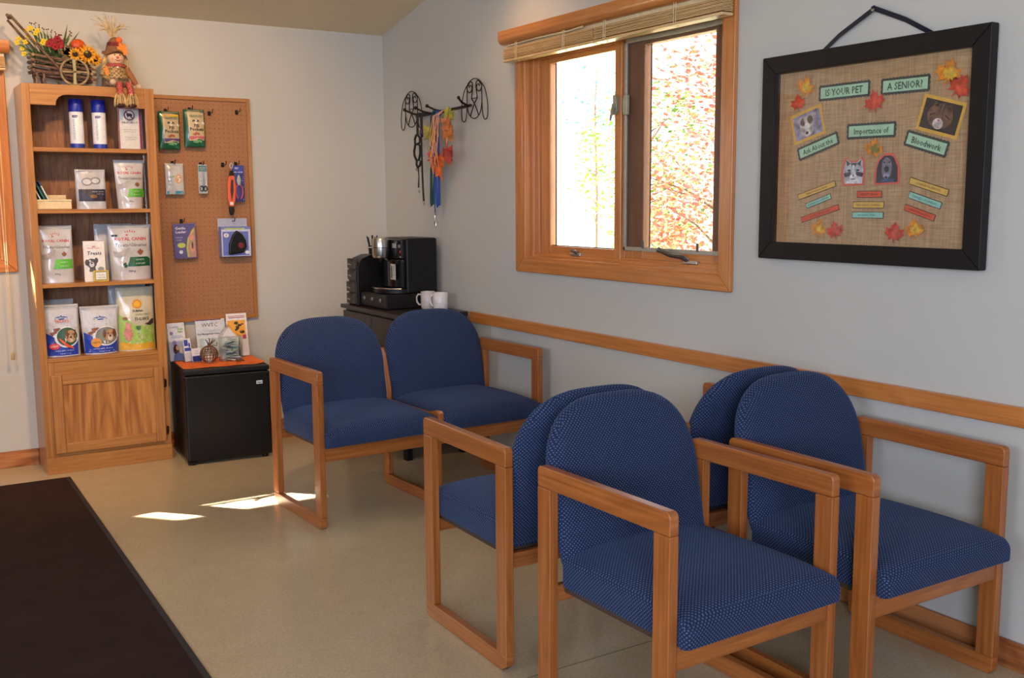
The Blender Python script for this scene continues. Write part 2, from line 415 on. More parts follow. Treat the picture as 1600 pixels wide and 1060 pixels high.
# ------------------------------------------------------------------ windows (local: x right, z up, -y into the room)
M_SLAT = wood('bamboo_slat', (196, 150, 92), (236, 200, 146), fine=40, cath=.1)
M_SCREEN = screen_mat(); ALU = pm((176, 172, 158), .4, .5, name='aluminium')
def window(n, loc, rz):
    r = bpy.data.objects.new('window_%d' % n, None); COL.objects.link(r); r.location = loc; r.rotation_euler = (0, 0, rz); r['kind'] = 'structure'
    a, b, zb, zt, w = -.734, .734, 1.0, 2.105, .062
    def mitre(name, pts, g):
        m = MB(); m.prism(pts, -.02, .0, 'y', grain=g); m.obj(name, M_TRIM, r, bevel=.005)
    mitre('casing', [(a, zb), (b, zb), (b-w, zb+w), (a+w, zb+w)], 0)
    mitre('casing', [(a, zt), (a+w, zt-w), (b-w, zt-w), (b, zt)], 0)
    mitre('casing', [(a, zb), (a+w, zb+w), (a+w, zt-w), (a, zt)], 2)
    mitre('casing', [(b, zb), (b, zt), (b-w, zt-w), (b-w, zb+w)], 2)
    a, b, zb, zt = a+w, b-w, zb+w, zt-w
    def ring(name, a, b, zb, zt, t, y0, y1, lt=None, mat=M_TRIM, bv=.003):
        lt = t if lt is None else lt
        m = MB(); m.box(a, a+lt, y0, y1, zb, zt); m.box(b-t, b, y0, y1, zb, zt); m.box(a+lt, b-t, y0, y1, zb, zb+t); m.box(a+lt, b-t, y0, y1, zt-t, zt)
        m.obj(name, mat, r, bevel=bv)
    ring('jamb', a-.01, b+.01, zb-.01, zt+.01, .022, -.012, .15)
    ring('stop', a+.012, b-.012, zb+.0, zt-.012, .026, .022, .14)
    ring('stop', a+.036, b-.036, zb+.012, zt-.03, .022, .038, .13)
    bx('mullion', M_TRIM, r, -.024, .022, .03, .13, zb+.006, zt-.004, bevel=.006)
    bx('mullion_bead', M_TRIM, r, -.034, .032, .045, .12, zb+.01, zt-.01, bevel=.003)
    def sash(x0, x1, gl, gr):
        m = MB(); z0, z1, g0, g1 = zb+.014, zt-.035, 1.128, 1.968
        m.box(x0, gl, .052, .095, z0, z1); m.box(gr, x1, .052, .095, z0, z1); m.box(gl, gr, .052, .095, z0, g0); m.box(gl, gr, .052, .095, g1, z1)
        s = m.obj('sash', M_TRIM, r, bevel=.004)
        bx('glazing_bead', MATTE, s, gl-.001, gr+.001, .066, .070, g0-.002, g0+.004); bx('glazing_bead', MATTE, s, gl+.022, gl+.026, .068, .072, g0, g1)
        bx('pane', M_GLASS, s, gl-.004, gr+.004, .072, .076, g0-.004, g1+.004, smooth=0)
    if n == 1: sash(-.615, -.03, -.54, -.046); sash(.03, .615, .145, .56)
    else: sash(-.615, -.03, -.56, -.10); sash(.03, .615, .046, .56)
    # insect screen on the right-hand sash
    m = MB(); x0, x1, z0, z1 = .036, .64, 1.128, 2.0
    for d in ((x0, x0+.016, z0, z1), (x1-.016, x1, z0, z1), (x0, x1, z0, z0+.017), (x0, x1, z1-.02, z1)): m.box(d[0], d[1], .034, .046, d[2], d[3])
    s = m.obj('screen_frame', ALU, r, bevel=.002)
    if n == 1: bx('screen_mesh', M_SCREEN, s, x0+.016, x1-.016, .0415, .042, z0+.017, z1-.02, smooth=0)
    for cx in (.17, .50): bx('screen_clip', pm((96, 88, 80), .5), s, cx-.007, cx+.007, .03, .036, 1.14, 1.172, bevel=.003)
    # latches on the mullion
    def latch(cx, lever):
        m = MB(); m.prism([(cx-.012, 1.695), (cx+.004, 1.695), (cx+.016, 1.712), (cx+.016, 1.762), (cx+.004, 1.778), (cx-.012, 1.778)] if lever else
                          [(cx+.016, 1.690), (cx-.004, 1.690), (cx-.012, 1.705), (cx-.012, 1.757), (cx-.004, 1.772), (cx+.016, 1.772)], .014, .03)
        l = m.obj('sash_lock', pm((168, 166, 140), .35, .4), r, bevel=.002)
        if lever: m = MB(); m.tube([(cx, .012, 1.74), (cx-.002, .004, 1.71), (cx-.006, -.002, 1.67)], [.008, .007, .004], 8); m.obj('lever', METAL, l)
    latch(-.005, True); latch(.062, False)
    def crank(cx, folded):
        c = bx('crank_base', METAL, r, cx-.05, cx+.03, .03, .052, 1.088, 1.102, bevel=.004)
        m = MB()
        if folded: m.tube([(cx, .04, 1.10), (cx+.0, .02, 1.112), (cx-.012, .012, 1.118)], [.008, .009, .007], 8)
        else: m.tube([(cx-.03, .04, 1.10), (cx-.04, .012, 1.118), (cx-.10, .008, 1.122), (cx-.15, .006, 1.136), (cx-.165, .0, 1.142)], [.009, .01, .009, .009, .012], 8)
        m.obj('crank_handle', pm((110, 104, 100), .3, .8), c)
    crank(-.30, True); crank(.47, False)
    # blind: oak valance, head rail, stacked slats, cords
    bl = thing('window_blind', {1: 'raised cream wood-slat blind with orange oak valance above the big window on the right wall', 2: 'raised slat blind with oak valance over the window at the left edge'}[n], 'blind', loc, rz)
    m = MB(); prof = [(0, 2.072), (-.068, 2.066), (-.085, 2.071), (-.095, 2.082), (-.098, 2.095), (-.098, 2.128), (0, 2.128)]
    m.prism(prof, -.757, .757, 'x', grain=0); m.obj('valance', M_TRIM, bl, bevel=.002)
    bx('head_rail', CREAM, bl, -.735, .735, -.058, -.018, 2.052, 2.068, bevel=.002)
    for sgm in ((-.735, -.03), (-.022, .735)):
        for i in range(9):
            dy = random.uniform(-.002, .002)
            bx('slat', M_SLAT, bl, sgm[0], sgm[1], -.082+dy, -.032+dy, 2.0+i*.0055, 2.0042+i*.0055, bevel=.0015, segs=1)
        bx('bottom_rail', M_SLAT, bl, sgm[0], sgm[1], -.084, -.03, 1.985, 1.997, bevel=.004)
    for cx in (-.62, -.24, .05, .48):
        m = MB(); m.tube([(cx, -.086, 2.066), (cx, -.087, 2.03), (cx, -.087, 1.99), (cx, -.06, 1.982)], .0016, 5); m.tube([(cx+.012, -.086, 2.066), (cx+.012, -.087, 1.99)], .0014, 5)
        m.obj('ladder_cord', CREAM, bl)
    m = MB(); m.tube([(-.70, -.075, 2.060), (-.45, -.078, 2.062), (-.2, -.08, 2.058), (-.1, -.082, 2.062)], .004, 6); m.obj('tilt_wand', CREAM, bl)
    if n == 2:
        m = MB(); m.tube([(.655, -.085, 2.06), (.672, -.083, 1.3), (.674, -.08, .60)], .0014, 5); m.tube([(.69, -.085, 2.06), (.684, -.083, 1.3), (.676, -.08, .60)], .0014, 5)
        c = m.obj('pull_cord', CREAM, bl)
        m = MB(); m.lathe([(.003, .605), (.007, .595), (.009, .57), (.007, .565)], (.675, -.08, 0), 10); m.obj('tassel', pm((190, 160, 110), .5), c)
    return r
window(1, (0, -2.23, 0), -PI/2)
window(2, (-2.785, 0, 0), 0)
# ------------------------------------------------------------------ outdoors
bx('ground', pm((150, 158, 120), .9, bs=20, noise=.15), None, -40, 60, .2, 70, -.6, -.45, smooth=0, kind='structure')
bx('ground', pm((150, 158, 120), .9, bs=20, noise=.15), None, .2, 60, -40, .2, -.6, -.45, smooth=0, kind='structure')
BARK = pm((120, 96, 80), .9, name='bark', bump=.5, bs=30)
def tree(label, loc, trunk_h, crown, rad3, nleaf, size, stops, seed, trunk_r=.06, group=None, shell=.35):
    rnd = random.Random(seed); t = thing('tree', label, 'tree', loc)
    m = MB(); m.tube([(0, 0, 0), (.03, .02, trunk_h*.4), (-.02, .03, trunk_h*.8), (.02, 0, trunk_h)], [trunk_r, trunk_r*.85, trunk_r*.6, trunk_r*.25], 8)
    tips = []
    for i in range(26):
        a = rnd.uniform(0, 2*PI); z0 = rnd.uniform(.25, .9)*trunk_h; L = rnd.uniform(.5, .95)
        d = Vector((math.cos(a)*rad3[0]*L, math.sin(a)*rad3[1]*L, rnd.uniform(.0, .6)*rad3[2]))
        p0 = Vector((0, 0, z0)); mid = p0+d*.5+Vector((0, 0, rnd.uniform(-.05, .1)))
        m.tube([p0, mid, p0+d], [trunk_r*.3, trunk_r*.16, trunk_r*.05], 5)
    m.obj('trunk', BARK, t)
    m = MB(); cl = [Vector((rnd.gauss(0, .5), rnd.gauss(0, .5), rnd.gauss(0, .5))) for _ in range(60)]
    for i in range(nleaf):
        q = rnd.choice(cl); v = q+Vector((rnd.gauss(0, .16), rnd.gauss(0, .16), rnd.gauss(0, .16)))
        if v.length > 1: v = v.normalized()*rnd.uniform(.8, 1)
        c = Vector((crown[0]+v.x*rad3[0], crown[1]+v.y*rad3[1], crown[2]+v.z*rad3[2]))
        a = Vector((rnd.gauss(0, 1), rnd.gauss(0, 1), rnd.gauss(0, 1))).normalized(); b = a.orthogonal().normalized(); s_ = size*rnd.uniform(.6, 1.3)
        vs = [m.bm.verts.new(c+a*s_), m.bm.verts.new(c+b*s_*.55), m.bm.verts.new(c-a*s_*.8), m.bm.verts.new(c-b*s_*.55)]
        m.bm.faces.new(vs)
    m.obj('foliage', leaf_mat('leaves', stops), t, smooth=0, kind='stuff', recalc=False)
    return t
tree('red and orange autumn maple filling the right-hand pane of the big window', (4.6, 1.7, -.45), 3.2, (0, 0, 2.3), (1.3, 1.35, 1.5), 10000, .036,
     ((0, (208, 92, 86)), (.35, (220, 130, 104)), (.6, (214, 110, 112)), (.8, (218, 160, 110)), (1, (160, 168, 100))), 3)
tree('pale yellow-green young tree seen in the left-hand pane of the big window', (6.6, 5.6, -.45), 3.0, (0, 0, 2.1), (1.1, 1.0, 1.4), 3400, .04,
     ((0, (120, 150, 56)), (.6, (96, 130, 56)), (1, (158, 172, 80))), 5, .04)
tree('dark blue-green evergreen far off behind the left-hand pane of the big window', (11, 12.6, -.45), 4.7, (0, 0, 3.9), (.8, .8, .9), 240, .06,
     ((0, (70, 120, 120)), (1, (110, 160, 150))), 9, .05)
tree('bare-trunked unseen tree added outside the left window to block part of the sun', (-6.09, 3.16, -.45), 6.5, (0, 0, 6.2), (1.6, 1.6, 1.3), 1500, .08,
     ((0, (150, 150, 70)), (1, (210, 180, 80))), 11, .24)  # out of view, placed so its trunk cuts the sun through the left sash
# ------------------------------------------------------------------ chairs (local: origin centre of the rear feet line, front towards -y)
AH, CD, CT = .66, .5105, .028      # arm height, depth, timber thickness
def plank(name, parent, x0, x1, y0, y1, z0, z1, bevel=.003, mat=None, label=None):
    o = bx(name, mat or M_CHAIR, parent, x0, x1, y0, y1, z0, z1, bevel=bevel)
    return o
def armframe(t, x0):
    x1 = x0+CT
    m = MB(); R = .014   # arm rail with rounded upper corners, grain along its length
    pts = [(0, AH-.056), (-CD, AH-.056)] + [(-CD+R-R*math.cos(a), AH-R+R*math.sin(a)) for a in (0, PI/6, PI/3, PI/2)] + [(-R+R*math.cos(a), AH-R+R*math.sin(a)) for a in (PI/2, PI/3, PI/6, 0)]
    m.prism(pts, x0, x1, 'x', grain=1); m.obj('armrest', M_CHAIR, t, bevel=.004)
    plank('front_leg', t, x0, x1, -CD, -CD+.055, .05, AH-.056)
    plank('rear_leg', t, x0, x1, -.055, 0, .05, AH-.056)
    m = MB(); R = .012
    m.prism([(-.002, .05), (-.002, .02), (-.03, 0), (-CD+R, 0), (-CD, R), (-CD, .05)], x0, x1, 'x', grain=1); m.obj('runner', M_CHAIR, t, bevel=.004)
def seat_part(t, cx, hw):
    m = MB(); NU = 24; V0, V1 = .072, .548; rings = []
    vs = [V0+(.49-V0)*k/12 for k in range(13)]+[.505, .515, .524, .532, .539, .544, .547, .548]
    for v in vs:
        fr = max(0., (v-.40)/.148); dome = math.sin(PI*min(1, (v-V0+.06)/.56))**.5
        T = .430+.022*dome-.014*fr**2; E = .402
        e = math.sqrt(max(0, 1-((v-.50)/.048)**2)) if v > .50 else 1
        T = .345+(T-.345)*(.58+.42*e); E = .345+(E-.345)*(.52+.48*e)
        w = hw+.011*min(1, max(0, (v-.512)/.010))-.016*(1-e)
        zb = .343+.008*(1-e); ring = []
        for i in range(NU+1):
            a = PI-PI*i/NU; c, s_ = math.cos(a), math.sin(a)
            ring.append((cx+math.copysign(abs(c)**.55, c)*w, -v, E+(T-E)*s_**.9))
        for z in (E-.2*(E-zb), E-.5*(E-zb), zb+.15*(E-zb)): ring.append((cx+w, -v, z))
        for i in range(7): ring.append((cx+w*(.985-1.97*i/6), -v, zb))
        for z in (zb+.15*(E-zb), E-.5*(E-zb), E-.2*(E-zb)): ring.append((cx-w, -v, z))
        rings.append(ring)
    m.loft(rings)
    s = m.obj('seat', M_FAB, t, smooth=60, uvscale=1)
    bx('seat_board', pm((70, 52, 40), .7), s, cx-hw+.006, cx+hw-.006, -.49, -.07, .328, .344, bevel=.003)
def back_part(t, cx, hw):
    """dome-topped padded back leaning rearwards"""
    m = MB(); N = 56; z0, z1 = .350, .816; H = z1-z0
    out = []
    for k in range(N):          # outline in (u, w): w 0..H ; rounded bottom corners, domed top
        a = 2*PI*k/N - PI/2
        c, s = math.cos(a), math.sin(a)
        if s < 0: u = math.copysign(abs(c)**.16, c); w = H*.55*(1-abs(s)**.16)
        else: u = math.copysign(abs(c)**.66, c); w = H*.55+H*.45*abs(s)**.84
        bul = 1+.02*math.sin(PI*min(1, max(0, w/H)))
        out.append((u*hw*(.97+.03*min(1, w/(H*.5)))*bul, w))
    cen = (0, H*.47)
    prof = [(0, -.032), (.35, -.031), (.7, -.029), (.88, -.026), (.96, -.018), (1.0, -.004), (1.0, .006), (.965, .020), (.90, .028), (.78, .033), (.5, .038), (.22, .041), (0, .042)]
    rings = []
    for sc_, d in prof:
        sc_ = max(sc_, .01); ring = []
        for u, w in out:
            uu, ww = u*sc_, cen[1]+(w-cen[1])*sc_
            v = .070-.25*ww + d - .010*(1-(uu/hw)**2)+.008    # recline, slight wrap
            ring.append((cx+uu, -v, z0+ww))
        rings.append(ring)
    m.loft(rings)
    m.obj('backrest', M_FAB, t, smooth=70)
def rails(t, x0, x1):
    plank('seat_rail', t, x0, x1, -.505, -.483, .282, .342); plank('seat_rail', t, x0, x1, -.05, -.03, .296, .342)
def armchair(label, loc, rz, group):
    t = thing('armchair', label, 'chair', loc, rz, group); w = .5658
    armframe(t, -w/2); armframe(t, w/2-CT); rails(t, -w/2+CT, w/2-CT)
    seat_part(t, 0, w/2-CT-.002); back_part(t, 0, w/2-CT-.002); return t
def place(k0, k1, a, w): return (k0+w/2*math.cos(a), k1+w/2*math.sin(a), 0)
G = 'blue waiting-room armchairs'
c0 = armchair('nearest blue armchair, front centre, its left armrest closest to the viewer', place(-1.2597, -3.5547, .0206, .5658), .0206, G)
dup(c0, place(-.6256, -3.5996, -.0065, .5658), -.0065, 'blue armchair at right under the framed poster, facing the room', G)
dup(c0, place(-.6746, -3.3714, 3.1246, .5658), 3.1246, 'blue armchair facing away, back to back with the nearest armchair', G)
dup(c0, place(-.045, -3.395, 3.135, .5658), 3.135, 'blue armchair facing away by the window wall, back to back with the right-hand armchair', G)
def loveseat():
    w = 1.1307; a = .0432
    t = thing('double_seat', 'blue two-seat bench with shared middle leg in front of the coffee cabinet', 'bench', place(-1.2182, -1.3406, a, w), a)
    armframe(t, -w/2); armframe(t, w/2-CT)
    for s in (-1, 1):
        x0, x1 = (-w/2+CT, -CT/2) if s < 0 else (CT/2, w/2-CT)
        rails(t, x0, x1); seat_part(t, (x0+x1)/2, (x1-x0)/2-.002); back_part(t, (x0+x1)/2, (x1-x0)/2-.002)
    # middle frame: low front, tall tapered rear
    m = MB(); m.prism([(0, .05), (0, .46), (.028, .60), (.034, .645), (.010, .655), (-.012, .62), (-.055, .46), (-.055, .05)], -CT/2, CT/2, 'x', grain=2); m.obj('middle_rear_leg', M_CHAIR, t, bevel=.005)
    plank('middle_front_leg', t, -CT/2, CT/2, -CD, -CD+.055, .05, .36)
    m = MB(); m.prism([(-.055, .36), (-.055, .412), (-CD+.08, .415), (-CD+.02, .432), (-CD-.012, .434), (-CD-.024, .424), (-CD-.024, .36)], -CT/2, CT/2, 'x', grain=1); m.obj('middle_rail', M_CHAIR, t, bevel=.005)
    m = MB(); m.prism([(-.002, .05), (-.002, .02), (-.03, 0), (-CD+.012, 0), (-CD, .012), (-CD, .05)], -CT/2, CT/2, 'x', grain=1); m.obj('runner', M_CHAIR, t, bevel=.004)
loveseat()

# ------------------------------------------------------------------ entrance mat
t = thing('floor_mat', 'dark brown pile entrance mat with black rubber edge on the floor at left', 'mat', (-1.925, -.385, 0), rad(-.72))
m = MB(); m.box(-1.24, 0, -3.6, 0, 0, .005); m.obj('rubber_border', pm((24, 28, 40), .6), t, bevel=.002)
m = MB(); m.box(-1.215, -.022, -3.575, -.020, .004, .010); m.obj('pile', carpet_mat(), t, bevel=.003)

# ------------------------------------------------------------------ bookcase (local origin centre back bottom)
BX = -1.708
t = thing('bookcase', 'tall oak bookcase with arched top and a closed cupboard door, full of pet treats', 'bookcase', (BX, 0, 0))
L, Rr, F = -.304, .304, -.28
def bc(name, mat, *d, bevel=.002, parent=t, grain=None): return bx(name, mat, parent, *d, bevel=bevel, grain=grain)
bc('side_panel', M_CASE, L, L+.018, F+.018, -.004, 0, 1.91); bc('side_panel', M_CASE, Rr-.018, Rr, F+.018, -.004, 0, 1.91)
bc('back_panel', M_BACK, L+.018, Rr-.018, -.012, -.005, .09, 1.9, grain=2)
bc('top_panel', M_CASE, L+.018, Rr-.018, F+.02, -.012, 1.892, 1.91)
bc('stile', M_CASE, L, L+.034, F, F+.018, .085, 1.91); bc('stile', M_CASE, Rr-.046, Rr, F, F+.018, .085, 1.91)
m = MB(); x0, x1 = L+.034, Rr-.046
arc = [(x0+.113, 1.810), (x0+.116, 1.832), (x0+.128, 1.849), (x0+.145, 1.859), (x0+.17, 1.863)]
pts = [(x0, 1.91), (x0, 1.810)]+arc+[(x1-(p[0]-x0), p[1]) for p in arc[::-1]]+[(x1, 1.810), (x1, 1.91)]
m.prism(pts, F, F+.018, 'y', grain=0); m.obj('arched_top_rail', M_CASE, t, bevel=.002)
for z in (1.61, 1.313, .95, .582): bc('shelf', M_CASE, L+.018, Rr-.018, F+.004, -.012, z-.02, z)
bc('mid_rail', M_CASE, x0+.028, x1, F, F+.018, .49, .561, grain=0); bc('bottom_rail', M_CASE, x0+.028, x1, F, F+.018, .085, .125, grain=0)
bc('cupboard_floor', M_CASE, L+.018, Rr-.018, F+.018, -.012, .085, .1)
m = MB(); m.box(L-.001, Rr+.001, F-.006, F+.018, 0, .085, grain=0); m.obj('plinth', M_CASE, t, bevel=.002)
for x in (L+.019, Rr-.019-.0):
    m = MB(); sgn = 1 if x < 0 else -1; m.box(min(x, x+sgn*.002), max(x, x+sgn*.002), -.075, -.06, .6, 1.89)
    for k in range(40): m.box(min(x, x+sgn*.003), max(x, x+sgn*.003), -.072, -.063, .62+k*.032, .628+k*.032)
    m.obj('shelf_standard', METAL, t)
m = MB(); bc('stile', M_CASE, L+.034, L+.062, F, F+.018, .085, .561)
dx0, dx1, dz0, dz1 = -.262, .276, .104, .498; y0, y1 = F-.02, F-.0015
m.box(dx0+.048, dx1-.048, y0+.006, y1-.004, dz0+.048, dz1-.048, grain=2); dpan = m.obj('door', M_PANEL, t)
for d in ((dx0, dx0+.05, dz0, dz1), (dx1-.05, dx1, dz0, dz1), (dx0+.05, dx1-.05, dz0, dz0+.05), (dx0+.05, dx1-.05, dz1-.05, dz1)):
    bx('door_frame', M_CASE, dpan, d[0], d[1], y0, y1, d[2], d[3], bevel=.004)
for z in (.16, .41):
    m = MB(); m.lathe([(.004, z-.022), (.005, z-.02), (.005, z+.02), (.004, z+.022)], (dx1+.004, y0+.004, 0), 10); m.box(dx1, dx1+.016, y1-.006, y1-.001, z-.018, z+.018); m.obj('hinge', pm((50, 38, 30), .4, .7), dpan)

# ------------------------------------------------------------------ pegboard
t = thing('pegboard', 'brown perforated pegboard in an oak frame on the wall beside the bookcase', 'pegboard', (-1.1138, 0, .6888))
bx('board', pegboard_mat(), t, -.27, .27, -.012, -.005, .015, 1.206, smooth=0)
w, h = .288, 1.2204
for d in ((-w, -w+.02, 0, h), (w-.02, w, 0, h), (-w+.02, w-.02, 0, .02), (-w+.02, w-.02, h-.02, h)): bx('frame_strip', M_CASE, t, d[0], d[1], -.022, -.0, d[2], d[3], bevel=.002)
def hook(x, z, L_=.06):
    m = MB(); m.tube([(x, -.012, z), (x, -.012-L_*.5, z-.006), (x, -.012-L_, z-.004), (x+.0, -.012-L_-.008, z+.014)], .0022, 6); m.box(x-.008, x+.008, -.016, -.012, z-.016, z+.008)
    m.obj('hook', BLACK, t)
PB = Vector((-1.1138, 0, .6888))
for X, Z in ((-1.052, 1.826), (-.9, 1.838), (-1.285, 1.83), (-1.158, 1.842), (-1.262, 1.555), (-1.112, 1.55), (-.99, 1.55), (-.917, 1.555), (-1.23, 1.245), (-.955, 1.243)):
    hook(X-PB.x, Z-PB.z, .062)

# ------------------------------------------------------------------ bags and packets
def bag(label, cat, loc, w, h, T, mat, items, rz=0., name='treat_bag', tilt=0., taper=0., group=None, hang=False, seal=.06, gloss=True):
    """stand-up pouch; local origin bottom centre, front towards -y"""
    t = thing(name, label, cat, loc, rz, group); t.rotation_euler = (tilt, 0, rz)
    ph = random.uniform(0, 6)
    def hx(z): return w/2*(1-taper*(1-z/h))
    def f(x, z):
        q = min(1, max(0, z/h)); pr = min(1, (1-q)/.75)**.7 if not hang else math.sin(PI*min(1, max(.02, q*.97+.03)))**.6
        u = min(1, abs(x)/max(hx(z), 1e-4)); wr = 1+.10*math.sin(x*95+ph+z*40)*math.sin(z*60+ph)
        return T/2*(1-u**2.6)*pr*wr+.0006
    m = MB(); NX, NZ = 14, 22; A = []; B = []
    for j in range(NZ+1):
        z = h*j/NZ; A.append([(-hx(z)+2*hx(z)*i/NX, -f(-hx(z)+2*hx(z)*i/NX, z), z) for i in range(NX+1)]); B.append([(x, -y*.8, z) for x, y, z in A[-1]])
    m.loft([a+b[::-1] for a, b in zip(A, B)])
    m.obj('pouch', mat, t, smooth=80)
    m = MB()
    def s_(z0, z1):
        for k in range(int((z1-z0)/.004)):
            z = z0+k*.004; m.box(-hx(z)+.002, hx(z)-.002, -f(0, z)-.0016, f(0, z)*.8+.0014, z, z+.0022)
    if seal: s_(h*(1-seal), h-.002)
    if seal: m.obj('heat_seal', mat, t)
    else: m.bm.free()
    prints(t, items, f); return t
def plastic(c, rough=.22): return pm(tuple(v*.93 for v in c), rough, noise=.05, bump=.7, bs=34, name='plastic_film', Coat_Weight=.5, Coat_Roughness=.12)
SILVER = plastic((205, 206, 210), .25); PALE = plastic((214, 214, 214)); GREY = (120, 120, 126)
RED = (196, 40, 56); NAVY = (34, 32, 62); LIME = (96, 188, 60); DGREEN = (22, 96, 62); INK = (60, 62, 70)
def crown(cx, z, s):
    return [[(cx-s, z), (cx+s, z), (cx+s*.9, z+s*.25), (cx-s*.9, z+s*.25)]]+[[(cx+k*s*.38-.1*s, z+s*.3), (cx+k*s*.38+.1*s, z+s*.3), (cx+k*s*.52+.08*s, z+s*(1.15-.12*abs(k))), (cx+k*s*.52-.08*s, z+s*(1.15-.12*abs(k)))] for k in (-2, -1, 0, 1, 2)]
SY = -.15    # shelf goods stand about here
def rc(w, h, band, extra=(), dark=False):
    return [('logo', RED, crown(.0, h*.80, w*.12)+[('ROYAL CANIN', 0, h*.71, w*.118, dict(bold=.02))]),
            ('lettering', INK, [('Treats/Gâteries', 0, h*.60, w*.125, dict(ital=.2))]),
            ('band', band, [[(-w*.12, h*.24), (w*.46, h*.24), (w*.46, h*.41), (-w*.04, h*.41)]]),
            ('band_lettering', (225, 235, 220), [('SATIETY', w*.2, h*.345, w*.06), ('SUPPORT', w*.2, h*.275, w*.06)]),
            ('biscuit', (150, 96, 60), [rotpts([(x*w*.16, z*w*.16) for x, z in MAPLE[::2]], w*.22, h*.5, 0)]),
            ('dog_picture', (170, 165, 165), [[(-w*.42, h*.42), (-w*.30, h*.40), (-w*.14, h*.44), (-w*.08, h*.53), (-w*.02, h*.56), (-w*.06, h*.585), (-w*.16, h*.545), (-w*.32, h*.50), (-w*.44, h*.53)]]),
            ('weight_mark', (60, 60, 110), [('500 g', -w*.02, h*.14, w*.07, dict(bold=.02))])]+list(extra)
# shelf 1: two spray cans and a sign
def can(label, X):
    t = thing('spray_can', label, 'spray can', (X, -.16, 1.61), 0, 'spray cans on the top shelf')
    m = MB(); m.lathe([(.028, 0), (.0325, .003), (.033, .01), (.033, .178), (.030, .184)], n=28); m.obj('body', pm((226, 230, 236), .3), t)
    m = MB(); m.lathe([(.0325, .181), (.0335, .184), (.0335, .238), (.031, .243), (.0, .2435)], n=28); m.obj('cap', pm((28, 44, 158), .35), t)
    m = MB(); m.lathe([(.0333, .004), (.0336, .006), (.0336, .024), (.0333, .026)], n=28); m.obj('base_band', pm((36, 56, 160), .35), t)
    f = lambda x, z: math.sqrt(max(0, .0334**2-x*x))
    prints(t, [('logo', (50, 60, 130), [rect(-.022, .006, .152, .164)]), ('logo_lettering', (225, 228, 240), [('Virbac', -.008, .1555, .008)]),
               ('lettering', (150, 160, 190), [rect(-.022, .020-.004*(k % 3), .142-k*.0075, .1445-k*.0075) for k in range(14)])], f)
    return t
can('left of the two blue-capped white spray cans', -1.757); can('right of the two blue-capped white spray cans', -1.650)
t = thing('sign_stand', 'upright white notice with a crossed-out flea circle in a clear stand on the top shelf', 'sign', (-1.512, -.2, 1.61))
bx('acrylic_holder', M_CLEAR, t, -.058, .058, -.004, -.001, 0, .212, smooth=0); bx('foot', M_CLEAR, t, -.058, .058, -.03, .03, 0, .003, smooth=0)
bx('card', WHITE, t, -.054, .054, -.0, .002, .003, .208, smooth=0)
prints(t, [('border', (150, 40, 80), [rect(-.054, -.050, .003, .208), rect(.046, .054, .003, .208), rect(-.05, .046, .203, .208)]),
           ('no_fleas_symbol', (120, 30, 50), [[(x, z) for x, z in ellpts(0, .172, .026, .026, 26)]]), ('symbol_field', (235, 232, 230), [ellpts(0, .172, .021, .021, 24)]),
           ('flea', (50, 40, 45), [ellpts(0, .173, .015, .008, 14), [(-.012, .168), (-.008, .158), (-.005, .167)], [(.004, .167), (.008, .157), (.011, .168)], [(-.012, .178), (-.018, .186), (-.008, .181)]]),
           ('slash', (120, 30, 50), [[(-.019, .187), (-.015, .190), (.019, .157), (.015, .154)]]),
           ('lettering', (70, 72, 90), [('ASK US ABOUT', 0, .132, .0115, dict(bold=.02)), ('flea and tick prevention', 0, .098, .0065), ('products for your pet', 0, .088, .0065), ('We are happy to help', 0, .06, .0065), ('you and your pet', 0, .05, .0065)])], y0=-.005)
# shelf 2
t = thing('brochure_tray', 'cream open tray of leaning blue-topped leaflets on the second shelf', 'tray', (-1.895, -.17, 1.313))
m = MB(); m.box(-.08, .075, -.07, -.066, 0, .045); m.box(-.08, .075, .056, .06, 0, .07); m.box(-.08, .075, -.07, .06, 0, .003)
m.prism([(-.07, 0), (.06, 0), (.06, .07), (-.07, .045)], -.083, -.079, 'x'); m.prism([(-.07, 0), (.06, 0), (.06, .05), (-.07, .045)], .075, .079, 'x'); m.box(-.084, .08, -.075, -.066, .04, .048)
m.obj('tray', CREAM, t, bevel=.001)
for i, (x, c) in enumerate(((-.052, (70, 150, 160)), (-.036, (225, 230, 230)), (-.018, (20, 120, 120)), (.0, (225, 232, 232)))):
    Rm = Matrix.Rotation(rad(-24), 3, 'Y'); m = MB(); m.box(x-.003, x+.003, -.05, .045, .006, .145, rot=Rm, pivot=(x, 0, .0)); lf = m.obj('leaflet', pm(c, .5), t)
    m = MB(); m.box(x-.0035, x+.0035, -.0512, .045, .125, .147, rot=Rm, pivot=(x, 0, .0)); m.obj('blue_heading', pm((30, 70, 130), .5), lf)
    m = MB(); m.box(x+.0025, x+.0035, -.0512, .045, .006, .145, rot=Rm, pivot=(x, 0, .0)); m.obj('teal_edge', pm((30, 120, 120), .5), lf)
bag('silver pouch with a black band on the second shelf', 'bag', (-1.712, -.18, 1.313), .142, .196, .045, SILVER,
    [('header_label', (225, 225, 222), [rect(-.02, .02, .178, .19)]), ('swirl', (120, 120, 128), [ellpts(-.018, .135, .026, .02, 18), ellpts(.022, .14, .024, .018, 18)]),
     ('swirl_centre', (200, 200, 205), [ellpts(-.018, .135, .02, .014, 16), ellpts(.022, .14, .018, .012, 16)]),
     ('band', (36, 28, 48), [rect(-.060, .068, .038, .098)]), ('band_picture', (120, 84, 50), [ellpts(.008, .062, .018, .009, 14)]),
     ('lettering', (190, 188, 200), [('dental chews', .03, .083, .011), ('small dogs', .04, .072, .009)]), ('header_lettering', INK, [('treats', 0, .181, .007)])])
